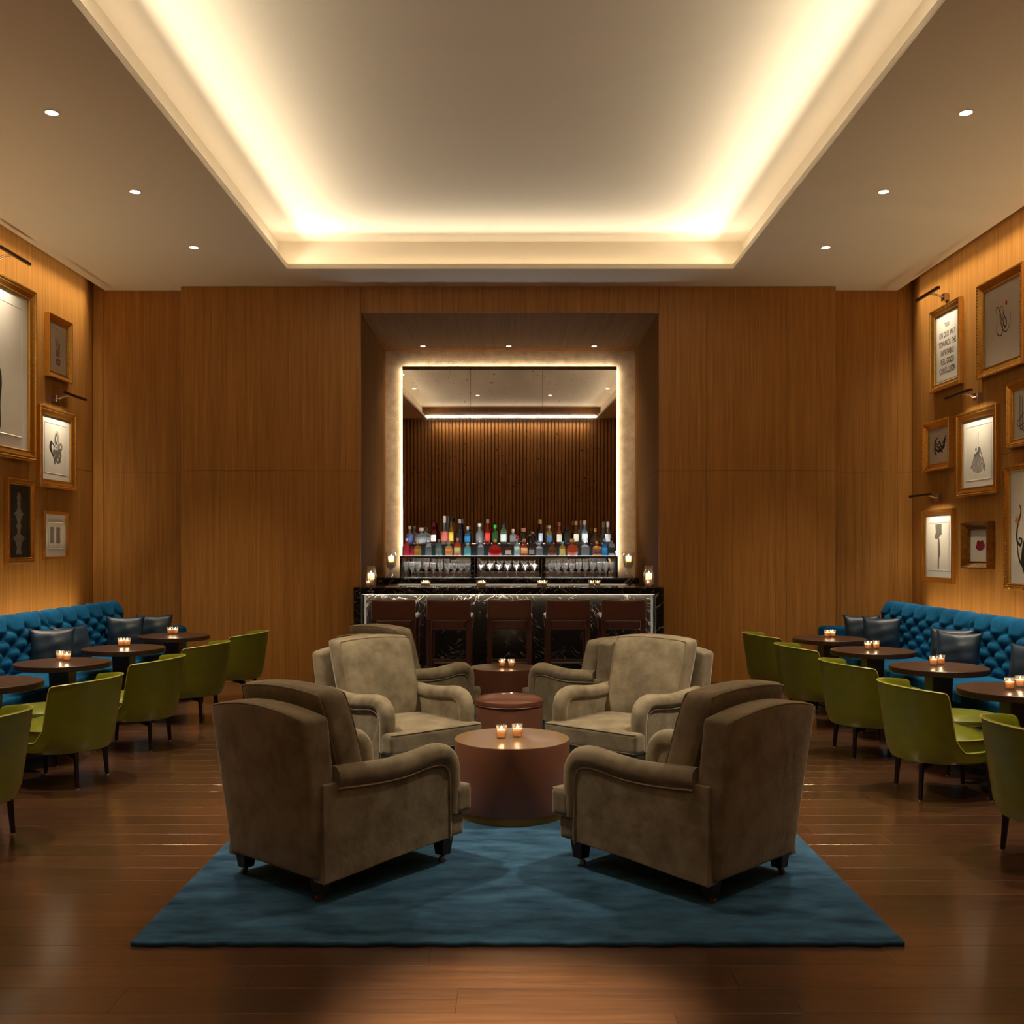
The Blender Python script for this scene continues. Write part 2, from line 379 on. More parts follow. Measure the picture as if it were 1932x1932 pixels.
# ------------------------------------------------------------------ floor
fl = struct(MB().box(XL-.1, XR+.1, YB-.1, 14.6, -.08, -.014).build('floor', m_floorbase))
PW = .1975
def plank_mb(mb, x0, x1, y0, y1):
    g = .0005; c = .0002; x0 += g; x1 -= g; y0 += g; y1 -= g; z = 0; zb = -.015
    return mb.add([(x0,y0,zb),(x1,y0,zb),(x1,y1,zb),(x0,y1,zb),(x0,y0,z-c),(x1,y0,z-c),(x1,y1,z-c),(x0,y1,z-c),
            (x0+c,y0+c,z),(x1-c,y0+c,z),(x1-c,y1-c,z),(x0+c,y1-c,z)],
           [(0,1,5,4),(1,2,6,5),(2,3,7,6),(3,0,4,7),(4,5,9,8),(5,6,10,9),(6,7,11,10),(7,4,8,11),(8,9,10,11)])
far = MB(); rows = []
k0 = 4.061 % PW
r_ = -8
rnd = random.Random(3)
while True:
    y0 = k0 + r_*PW; r_ += 1
    if y0 + PW < YB: continue
    if y0 > 14.3: break
    y1 = y0+PW; x = XL - rnd.uniform(0, 1.6)
    while x < XR:
        L_ = rnd.choice((1.2, 1.5, 1.8, 1.8, 2.1)); a, b = max(x, XL), min(x+L_, XR); x += L_
        if b-a < .05: continue
        if 3.2 < y0 < 8.6 and not (y0 > 4.2 and y1 < 10 and a > -1.5 and b < 1.55):
            plank_mb(MB(), a, b, y0, y1).build('plank', m_plank, fl)
        else: plank_mb(far, a, b, y0, y1)
tag(far.build('distant_planks', m_plank, fl), kind='stuff')

# ------------------------------------------------------------------ walls
SEAM = CAMZ + 147*YW/FPX
wf = struct(MB().box(-3.93, -1.83, YW+.02, YR, 0, CZ).box(1.78, 3.84, YW+.02, YR, 0, CZ).box(-1.83, 1.78, YW+.02, YR, 4.44, CZ).build('wall_front', m_niche))
def panels(par, xs, zs, y, mat=m_panel):
    for i in range(len(xs)-1):
        for j in range(len(zs)-1):
            MB().box(xs[i]+.0015, xs[i+1]-.0015, y, y+.02, zs[j]+.0015, zs[j+1]-.0015).build('panel', mat, par, bevel=.0015, segs=1)
NX0, NX1, NZ = -1.80, 1.75, 4.41
panels(wf, [-3.947, NX0], [0, SEAM, CZ], YW)
panels(wf, [NX1, 2.318, 3.27, 3.859], [0, SEAM, CZ], YW)
panels(wf, [NX0, NX1], [NZ, CZ], YW)
for x in (-3.947, 3.839): MB().box(x, x+.02, YW+.0215, YR, 0, CZ).build('corner_panel', m_panel, wf)
wl = struct(MB().box(XL-.15, -3.90, YR+.02, YR+.12, 0, CZ+.3).build('wall_front_left', m_niche))
panels(wl, [XL, -4.95, -3.95], [0, SEAM, CZ+.1], YR)
wr = struct(MB().box(3.82, XR+.15, YR+.02, YR+.12, 0, CZ+.3).build('wall_front_right', m_niche))
panels(wr, [3.86, 4.667, XR], [0, SEAM, CZ+.1], YR)
def side_wall(name, X, sgn, ys):
    b = struct(MB().box(*(sorted((X, X+sgn*.1))), YB-.1, YR+.1, 0, 5.2).build(name, m_niche))
    for i in range(len(ys)-1):
        for z0, z1 in ((0, SEAM), (SEAM, 5.1)):
            x0, x1 = sorted((X, X-sgn*.02+0)); 
            MB().box(x0, x1, ys[i]+.0015, ys[i+1]-.0015, z0+.0015, z1-.0015).build('panel', m_panel, b, bevel=.0015, segs=1)
side_wall('wall_left', XL-.02, -1, [YB, 1.36, 3.76, 6.16, 8.56, 10.96, YR])
side_wall('wall_right', XR+.02, 1, [YB, 2.0, 4.8, 7.6, 10.4, YR])
# rear wall with vertical slats (seen in the mirror)
wb = struct(MB().box(XL, XR, YB-.2, YB-.1, 0, 5.2).build('wall_back', m_niche))
x = XL+.05; slat = None
while x < XR-.05:
    if slat is None:
        slat = MB().box(-.036, .036, YB-.1, YB-.035, 0, CZ+.02).build('slat', m_slat, wb, bevel=.008)
        slat.location.x = x
    else:
        c = slat.copy(); c.location.x = x; COL.objects.link(c)
    x += .104
# niche
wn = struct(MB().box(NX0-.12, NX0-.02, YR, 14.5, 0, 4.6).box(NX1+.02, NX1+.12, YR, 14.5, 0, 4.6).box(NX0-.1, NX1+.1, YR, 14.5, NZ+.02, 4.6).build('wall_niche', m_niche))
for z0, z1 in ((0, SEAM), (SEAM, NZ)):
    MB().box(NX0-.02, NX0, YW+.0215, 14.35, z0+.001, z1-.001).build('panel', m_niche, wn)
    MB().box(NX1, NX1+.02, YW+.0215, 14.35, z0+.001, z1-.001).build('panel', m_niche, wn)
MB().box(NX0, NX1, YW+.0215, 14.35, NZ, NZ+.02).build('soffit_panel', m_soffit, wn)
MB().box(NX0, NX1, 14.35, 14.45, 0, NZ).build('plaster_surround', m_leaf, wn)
# ceiling
ce = MB()
ce.box(XL+.15, CXL, YB, YR+.1, CZ, CZ+.014).box(CXR, XR-.185+.005, YB, YR+.1, CZ, CZ+.014).box(CXL, CXR, CYF, YR+.1, CZ, CZ+.014)
ce.box(XL-.1, XR+.1, YB-.2, YR+.3, UZ, UZ+.05)
ce.box(CXL-TR-.02, CXL-TR, YB, CYF+TR+.02, CZ+.014, UZ).box(CXR+TR, CXR+TR+.02, YB, CYF+TR+.02, CZ+.014, UZ)
ce.box(CXL-TR, CXR+TR, CYF+TR, CYF+TR+.02, CZ+.014, UZ)
ce.box(XL+.15, XL+.165, YB, YR, CZ+.014, UZ).box(XR-.195, XR-.18, YB, YR, CZ+.014, UZ)
ceil = struct(ce.build('ceiling', m_ceil))
lip = MB()
lip.box(CXL-.022, CXL, YB, CYF+.022, CZ+.012, CZ+.055).box(CXR, CXR+.022, YB, CYF+.022, CZ+.012, CZ+.055).box(CXL, CXR, CYF, CYF+.022, CZ+.012, CZ+.055)
lip.box(CXL, CXR, YB, YB+.05, CZ, CZ+.055)
struct(lip.build('trim_1', m_ceil, bevel=.002))
# mirror in three panels, standing off the plaster, very slightly tilted
mx0, mx1 = at(760, 0, 14.3)[0], at(1163, 0, 14.3)[0]; mz1 = at(0, 693, 14.3)[1]
mir = empty('mirror', (0, 14.29, 1.2)); tag(mir, 'large antiqued wall mirror in three panes with glowing edges behind the bar', 'mirror')
mir.rotation_euler = (math.radians(1.3), 0, 0)
cuts = [mx0, at(888, 0, 14.3)[0], at(1023, 0, 14.3)[0], mx1]
for i in range(3):
    MB().box(cuts[i]+.002, cuts[i+1]-.002, -.004, .004, 0, mz1-1.2).build('mirror_pane', m_mirror, mir)
for xx in cuts[1:3]:
    MB().box(xx-.002, xx+.002, -.003, .004, 0, mz1-1.2).build('joint_strip', m_rod, mir)
bk = MB().box(mx0+.02, mx1-.02, .01, .03, 0, mz1-1.22).build('backing', m_steel, mir)
area('mirror_halo_light', ((mx0+mx1)/2, 14.322, mz1-.01), aim((0, .75, .7)), mx1-mx0-.06, .015, 6.5, (1, .84, .62))
area('mirror_halo_light', (mx0+.008, 14.322, (mz1+1.3)/2), Matrix(((0, -.75, .7), (0, -.7, -.75), (1, 0, 0))).transposed().transposed().to_euler(), mz1-1.3, .015, 6.5, (1, .84, .62))
area('mirror_halo_light', (mx1-.008, 14.322, (mz1+1.3)/2), Matrix(((0, -.75, -.7), (0, .7, -.75), (1, 0, 0))).to_euler(), mz1-1.3, .015, 6.5, (1, .84, .62))

# ------------------------------------------------------------------ downlights
def downlight(x, y, z, label, power, r=.045, ang=75, group=None, to=None):
    o = empty('recessed_downlight', (x, y, z)); tag(o, label, 'downlight', group)
    MB().lathe([(r*1.25, 0), (r*1.25, -.004), (r*1.02, -.005), (r*.95, .0)], 24).build('bezel', m_ceil if z > 4.5 else m_rod, o, smooth=True)
    MB().lathe([(0, -.0035), (r*.93, -.003)], 24).build('lens', m_lens, o)
    l = bpy.data.lights.new('downlight', 'SPOT'); l.energy = power; l.spot_size = math.radians(ang); l.spot_blend = 1; l.shadow_soft_size = .05 if z < 4.9 else .14; l.color = WARM
    s = bpy.data.objects.new('downlight_beam', l); COL.objects.link(s); s.parent = o; s.location = (0, 0, -.02)
    if to: s.rotation_euler = aim(Vector(to)-Vector((x, y, z)))
for side, X in (('left', -3.30), ('right', 3.255)):
    for i, Y in enumerate((7.22, 8.82, 10.45)):
        downlight(X, Y, CZ, '%s small round downlight in the %s ceiling' % (('nearest', 'middle', 'farthest')[i], side), 480, ang=68)
    for Y in (5.62, 4.02):
        downlight(X, Y, CZ, 'small round downlight in the %s ceiling nearer than the frame shows' % side, 360, ang=66, group='downlights above the frame')
for i, px in enumerate((798, 960, 1121)):
    X, Z = at(px, 653, 13.98)
    downlight(X, 13.98, NZ, '%s small downlight in the wooden niche soffit' % ('left', 'middle', 'right')[i], 42, .036, 110)
for i, X in enumerate((-.9, 1.0)):
    downlight((-2.42, 2.36)[i], 6.2, UZ, '%s unseen downlight added at the edge of the high coffer above the armchairs' % ('left', 'right')[i], 1500, .05, 60, 'coffer downlights', (.25*X, 6.6, .3))  # unseen pair added for overhead light on the armchairs, clear of the mirror
    downlight((-2.42, 2.36)[i], 3.5, UZ, '%s unseen narrow downlight added at the coffer edge for the floor glow before the rug' % ('left', 'right')[i], 5200, .05, 14, 'coffer downlights', (.02, 3.42, 0))  # added beams, standing in for the reflected glow on the near floor
    downlight(X, 1.9, UZ, '%s of the two high coffer downlights reflected in the bar mirror' % ('left', 'right')[i], 20, .05, 60, group='coffer downlights')

# ------------------------------------------------------------------ rug
def rug_fn(p):
    e = .004*math.sin(p[0]*37+p[1]*5)+.003*math.sin(p[0]*91+2)
    return (p[0], p[1]+(e if p[1] < 4.1 else 0), p[2])
RZ = .02
rug = MB().rbox(3.12, 6.15, RZ, .008, (.022, 4.045+3.075, RZ/2), 3, 60, rug_fn).build('rug', m_rug, smooth='all')
tag(rug, 'mottled blue pile rug under the brown armchairs', 'rug')

# ------------------------------------------------------------------ drum tables and ottoman
def drum(x, y, r, label, h=.463):
    o = empty('drum_table', (x, y, RZ)); h -= RZ; tag(o, label, 'coffee table', 'round drum tables')
    MB().lathe([(r*.965, 0), (r*.965, .042)], 64).build('base_band', m_brass, o, smooth=True)
    MB().lathe([(r*.97, .04), (r*.995, .042), (r, .05), (r, h-.006), (r*.997, h-.002)], 64).build('drum_body', m_drum, o, smooth=True)
    MB().lathe([(r*.997, h-.004), (r*.99, h), (0, h)], 64).build('tabletop', m_drumtop, o, smooth=True)
drum(0, 6.05, .345, 'nearest brown drum coffee table with bronze top on the blue rug')
drum(-.078, 9.66, .325, 'farther brown drum coffee table in front of the bar stools')
ot = empty('ottoman', (-.02, 7.85, RZ)); tag(ot, 'round brown leather ottoman between the two drum tables', 'ottoman')
MB().lathe([(.235, 0), (.245, .02), (.258, .03), (.26, .37)], 64).build('ottoman_body', m_drum, ot, smooth=True)
MB().lathe([(.255, .368), (.266, .375), (.267, .39), (.262, .408), (.235, .425), (.16, .437), (0, .442)], 64).build('seat_pad', m_ottleather, ot, smooth=True)
MB().tube([(.265*math.cos(a*PI/32), .265*math.sin(a*PI/32), .372) for a in range(64)], .004, 6, True).build('piping', m_stool, ot, smooth=True)

# ------------------------------------------------------------------ armchairs
def arm_path(n=26):
    """arm top centre line in (y, z); rises slightly to the front and scrolls down"""
    P = [(.10, .555), (.25, .545), (.42, .535), (.58, .543), (.70, .556), (.775, .552), (.822, .525), (.845, .48), (.850, .41), (.848, .33), (.846, .25)]
    return P
def crom(P, n):
    out = []; P = [Vector(p) for p in P]; Q = [P[0]*2-P[1]]+P+[P[-1]*2-P[-2]]
    for i in range(1, len(Q)-2):
        for k in range(n):
            t = k/n; a, b, c, d = Q[i-1], Q[i], Q[i+1], Q[i+2]
            out.append(.5*((2*b)+(c-a)*t+(2*a-5*b+4*c-d)*t*t+(3*b-a-3*c+d)*t**3))
    out.append(P[-1]); return out
def make_armchair(cush_drop=0.0):
    o = empty('armchair'); W = .66
    # upholstered back, leaning backwards, arched top, flaring upwards
    def bf(p):
        x, y, z = p; t = (z-.11)/.72
        if t > 0: x *= 1+.09*t; y -= .115*t**1.15
        z += (.05*(1-(x/.37)**2))*max(0, t)**4
        y += .02*(abs(x)/.35)**2*t if t > 0 else 0
        return (x, y, z)
    MB().rbox(W, .15, .72, .022, (0, .075, .11+.36), 3, 10, bf).build('back', m_velvet, o, smooth='all')
    pts = [Vector(bf((x, 0.0065, .8235))) for x in [(-.30+.60*i/16) for i in range(17)]]
    MB().tube(pts, .0045, 6).build('back_piping', m_pipe, o, smooth=True)
    # arms
    path = crom([(0, y, z) for y, z in arm_path()], 5)
    for s in (-1, 1):
        a = MB(); x = s*(W/2+.01)
        rr = [.05+.006*math.sin(i/len(path)*PI) for i in range(len(path))]
        a.tube([(x-s*.012, p.y, p.z) for p in path], .05, 14, rr=rr)
        arm = a.build('arm', m_velvet, o, smooth=True)
        # outer panel follows the arm curve
        sp = MB(); xo, xi = x+s*.026, x-s*.05; ring = []
        poly = [(.02, .095), (.02, .535)]+[(p.y-.0*0, p.z-.018) for p in path if p.z > .5]+[(.832, .45), (.838, .3), (.83, .130), (.66, .128), (.45, .118), (.2, .102)]
        # drop duplicates at front
        n = len(poly)
        vs = [(xo if q[1] < .5 else xo-s*.006, q[0], q[1]) for q in poly]+[(xi, q[0], q[1]) for q in poly]
        fs = [tuple(range(n)), tuple(range(2*n-1, n-1, -1))]+[(i, (i+1) % n, n+(i+1) % n, n+i) for i in range(n)]
        sp.add(vs, fs).build('side_panel', m_velvet, o, bevel=.006)
        pp = [(xo+s*.002, p.y, p.z-.048 if p.z > .5 else p.z) for p in path if p.z > .5]
        pl = crom([(xo+s*.002, .10, .508), (xo+s*.002, .3, .492), (xo+s*.002, .5, .490), (xo+s*.002, .66, .508), (xo+s*.002, .755, .505), (xo+s*.002, .80, .47), (xo+s*.002, .812, .40), (xo+s*.002, .814, .25), (xo+s*.002, .814, .12)], 5)
        MB().tube(pl, .005, 6).build('piping', m_pipe, arm, smooth=True)
    # seat base and T cushion
    MB().rbox(W-.02, .86, .125, .018, (0, .455, .1825), 3, 6).rbox(W+.06, .10, .115, .018, (0, .875, .1875), 3, 6).build('seat_base', m_velvet, o, smooth='all')
    def cf(p):
        x, y, z = p; wv = .334 if y > .80 else 0
        if z > .31: z += .022*(1-(x/.36)**2)*(1-((y-.5)/.45)**2)
        return (x, y, z)
    sc = MB().rbox(.60, .74, .145, .03, (0, .50, .312), 4, 10, cf).rbox(.76, .125, .142, .028, (0, .905, .312), 4, 8, cf).build('seat_cushion', m_velvet, o, smooth='all')
    for z in (.252, .374):
        MB().tube([(-.368, .85, z), (-.368, .955, z), (-.36, .964, z), (.36, .964, z), (.368, .955, z), (.368, .85, z)], .0045, 6).build('piping', m_pipe, sc, smooth=True)
    # loose back cushion
    top = .93-cush_drop
    def kf(p):
        x, y, z = p; t = (z-.38)/(.55); u = max(-1, min(1, x/.30))
        bul = .05*(1-u*u)*max(0, 1-((t-.45)/.6)**2)
        y += bul*(1 if y > 0 else .3)
        x *= 1+.05*t-.05*max(0, t-.75)*2
        z += .022*(1-u*u)*max(0, t)**3
        y2 = y-.17*t**1.1 if t > 0 else y
        return (x, y2+.285, z)
    bc = MB().rbox(.60, .175, top-.37, .045, (0, 0, (top+.37)/2), 4, 10, kf).build('back_cushion', m_velvet, o, smooth='all')
    for yy in (-.0743, .0743):
        H0, H1 = .41, top-.013
        loop = [(-.287, H0), (-.287, (H0+H1)/2), (-.286, H1-.035), (-.281, H1-.008), (-.255, H1), (0, H1), (.255, H1), (.281, H1-.008), (.286, H1-.035), (.287, (H0+H1)/2), (.287, H0)]
        lp = [Vector(kf((q[0], yy, q[1]))) for q in crom([(a, b) for a, b in loop], 6)]
        MB().tube(lp, .005, 6).build('piping', m_pipe, bc, smooth=True)
    # legs with casters
    for lx, ly in ((-.285, .065), (.285, .065), (-.30, .83), (.30, .83)):
        t = .040; b = .028
        lg = MB().hexa([(lx-b, ly-b, .038), (lx+b, ly-b, .038), (lx+b, ly+b, .038), (lx-b, ly+b, .038)],
                       [(lx-t, ly-t, .145), (lx+t, ly-t, .145), (lx+t, ly+t, .145), (lx-t, ly+t, .145)]).build('leg', m_leg, o, bevel=.002)
        cs = MB(); cs.tube([(lx, ly, .040), (lx, ly+.003, .028), (lx+.004, ly-.008, .018)], .008, 8)
        for q in (-.006, .004):
            cs.tube([(lx+q, ly-.012, .0145), (lx+q+.006, ly-.012, .0145)], .0145, 12)
        cs.build('caster', m_copper, lg, smooth=True)
    return o
S0 = make_armchair()
arms = [(-1.118, 4.658, -40.6, 'nearest brown velvet armchair on the left, seen from behind'),
        (1.136, 4.640, 43.8, 'nearest brown velvet armchair on the right, seen from behind'),
        (-1.118, 7.44, -139.4, 'brown velvet armchair facing the camera on the left of the leather ottoman'),
        (1.136, 7.46, 139.4, 'brown velvet armchair facing the camera on the right of the leather ottoman'),
        (-1.18, 8.27, -40.6, 'farthest left brown velvet armchair, its back cushion rising behind another chair'),
        (.99, 8.20, 40.0, 'farthest right brown velvet armchair in front of the last bar stools')]
for i, (x, y, a, lab) in enumerate(arms):
    o = S0 if i == 0 else (make_armchair(.09) if i == 5 else copy_tree(S0))
    o.location = (x, y, RZ); o.rotation_euler = (0, 0, math.radians(a))
    tag(o, lab, 'armchair', 'brown velvet armchairs on the rug')

# ------------------------------------------------------------------ green tub chairs
def make_tub():
    """faces +X (local), back towards -X"""
    o = empty('tub_chair')
    cx = -.02
    angs = []
    a = -180.
    while a < 180:
        b = abs(a)   # 0 = back
        angs.append(a); a += 1.5 if 68 <= abs(a) <= 104 else 5
    def top(t):
        t = abs(t)
        if t < 74: return .725-.03*(t/74)**2
        if t < 78: return .695-.022*((t-74)/4)**2
        if t < 86: return .673-(t-78)/8*.27
        if t < 100: u = (t-86)/14; return .403-(.403-.318)*math.sin(u*PI/2)
        return .318
    def rad(t, z):
        q = (z-.25)/.47; bk = max(0, math.cos(math.radians(t)*.9))**.5 if abs(t) < 100 else 0
        return .318+.068*q*(.35+.65*bk)
    vs = []; nz = 9; rows = nz+3+nz
    for t in angs:
        T = top(t); ra = math.radians(t); d = (-math.cos(ra), -math.sin(ra)); col = []
        for k in range(nz):
            z = .25+(T-.25)*k/(nz-1); r = rad(t, z)
            if k == 0: r -= .022; z = .243
            if k == nz-1: r -= .004
            col.append((r, z))
        r = rad(t, T); th = .030
        col += [(r-.012, T+.006), (r-th+.008, T+.006), (r-th, T-.003)]
        zi = .30
        for k in range(1, nz):
            z = T-(T-zi)*k/(nz-1); col.append((rad(t, z)-th-.004*math.sin(k/(nz-1)*PI), z))
        for r, z in col: vs.append((cx+d[0]*r, d[1]*r, z))
        m = len(col)
    n = len(angs); fs = []
    for i in range(n):
        j = (i+1) % n
        for k in range(m-1): fs.append((i*m+k, j*m+k, j*m+k+1, i*m+k+1))
    fs.append(tuple(i*m for i in range(n)))
    MB().add(vs, fs).build('shell', m_green, o, smooth=True)
    tp = []
    for t in angs:
        T = top(t); r = rad(t, T)-.001; ra = math.radians(t); tp.append((cx-math.cos(ra)*r, -math.sin(ra)*r, T+.002))
    MB().tube(tp, .0035, 6, True).build('piping', m_gpipe, o, smooth=True)
    R = .296
    sc = MB().lathe([(0, .30), (R*.93, .302), (R*.985, .315), (R, .35), (R*.99, .392), (R*.9, .415), (R*.6, .437), (0, .448)], 56, (cx+.012, 0, 0)).build('seat_cushion', m_green, o, smooth=True)
    MB().tube([(cx+.012+(R+.002)*math.cos(k*PI/28), (R+.002)*math.sin(k*PI/28), .396) for k in range(56)], .004, 6, True).build('piping', m_gpipe, sc, smooth=True)
    fr = MB(); fr.lathe([(.06, .225), (.06, .245)], 20)
    for sx in (-1, 1):
        for sy in (-1, 1):
            d = Vector((sx, sy, 0)).normalized(); p = Vector((-d.y, d.x, 0))*.011; e = d*.30
            fr.hexa([-p+Vector((0, 0, .212)), p+Vector((0, 0, .212)), p+e+Vector((0, 0, .196)), -p+e+Vector((0, 0, .196))],
                    [-p+Vector((0, 0, .243)), p+Vector((0, 0, .243)), p+e+Vector((0, 0, .232)), -p+e+Vector((0, 0, .232))])
    fr.build('swivel_frame', m_bronze, o, bevel=.002)
    for sx in (-1, 1):
        for sy in (-1, 1):
            d = Vector((sx, sy, 0)).normalized(); q = Vector((-d.y, d.x, 0)); e0 = d*.295; e1 = d*.315
            def ring(c, a, b, z): return [c-d*a-q*b+Vector((0, 0, z)), c+d*a-q*b+Vector((0, 0, z)), c+d*a+q*b+Vector((0, 0, z)), c-d*a+q*b+Vector((0, 0, z))]
            lg = MB().hexa(ring(e1, .011, .010, .007), ring(e0, .017, .012, .232)).build('leg', m_bronze, o, bevel=.002)
            MB().lathe([(.014, 0), (.014, .006), (.010, .009)], 12, (e1.x, e1.y, 0)).build('foot_cap', m_cap, lg, smooth=True)
    return o
tub = make_tub(); first = True
ord_ = ('nearest', 'second nearest', 'middle', 'second farthest', 'farthest')
for side, lst, rz in (('right', [(2.82, 5.11), (2.82, 6.60), (2.82, 7.88), (2.81, 9.2), (2.80, 10.44)], 0),
                      ('left', [(-3.02, 5.42), (-3.10, 6.92), (-3.07, 8.16), (-3.05, 9.42), (-2.98, 10.62)], PI)):
    for i, (x, y) in enumerate(lst):
        o = tub if first else copy_tree(tub); first = False
        o.location = (x, y, 0); o.rotation_euler = (0, 0, rz+random.uniform(-.05, .05))
        tag(o, '%s green leather tub chair in the row on the %s' % (ord_[i], side), 'chair', 'green tub chairs along the %s sofa' % side)
# low round green footstools
def make_pouf():
    o = empty('footstool'); R = .27
    MB().lathe([(R*.9, .22), (R, .225), (R, .36)], 48).build('apron', m_green, o, smooth=True)
    sc = MB().lathe([(R*1.0, .355), (R*1.03, .37), (R*1.0, .395), (R*.85, .415), (R*.5, .428), (0, .432)], 48).build('seat_pad', m_green, o, smooth=True)
    MB().tube([((R*1.02)*math.cos(k*PI/24), (R*1.02)*math.sin(k*PI/24), .366) for k in range(48)], .004, 6, True).build('piping', m_gpipe, sc, smooth=True)
    for k in range(4):
        d = Vector((math.cos(PI/4+k*PI/2), math.sin(PI/4+k*PI/2), 0)); a = d*(R*.82)
        lg = MB().tube([a+Vector((0, 0, .22)), d*(R*.92)+Vector((0, 0, .006))], .012, 8, rr=[.015, .010]).build('leg', m_bronze, o)
        MB().lathe([(.013, 0), (.013, .007)], 10, (d.x*R*.92, d.y*R*.92, 0)).build('foot_cap', m_cap, lg)
    return o
pf = make_pouf(); pf.location = (3.24, 7.26, 0)
tag(pf, 'round green leather footstool behind the second nearest right tub chair', 'footstool', 'green footstools')
for x, y, lab in ((3.22, 8.55, 'round green footstool half hidden between the middle right tub chairs'),
                  (3.20, 9.83, 'round green footstool near the farthest right tub chairs'),
                  (-3.52, 7.58, 'round green leather footstool at the left edge behind the tub chairs')):
    q = copy_tree(pf); q.location = (x, y, 0); tag(q, lab, 'footstool', 'green footstools')

# ------------------------------------------------------------------ pedestal tables
def make_table():
    o = empty('pedestal_table'); r = .369; h = .674
    MB().lathe([(r-.004, h-.045), (r, h-.041), (r, h-.004), (r-.004, h), (0, h)], 64).build('tabletop', m_table, o, smooth=True)
    def st(s_, w0, w1): pass
    b, t, z0, z1 = .062, .083, .02, h-.043
    MB().hexa([(-b, -b, z0), (b, -b, z0), (b, b, z0), (-b, b, z0)], [(-t, -t, z1), (t, -t, z1), (t, t, z1), (-t, t, z1)]).build('pedestal', m_table, o, bevel=.006)
    MB().lathe([(.225, 0), (.225, .016), (.218, .022), (0, .024)], 48).build('base_plate', m_bronze, o, smooth=True)
    return o
tb = make_table(); first = True
TBL = {'right': [(3.33, 6.64), (3.356, 7.92), (3.29, 9.19), (3.28, 10.41)], 'left': [(-3.65, 6.98), (-3.666, 8.22), (-3.626, 9.41), (-3.61, 10.75)]}
for side in ('right', 'left'):
    for i, (x, y) in enumerate(TBL[side]):
        o = tb if first else copy_tree(tb); first = False
        o.location = (x, y, 0)
        tag(o, '%s dark round pedestal table in front of the %s blue sofa' % (('nearest', 'second', 'third', 'farthest')[i], side), 'table', 'dark pedestal tables')

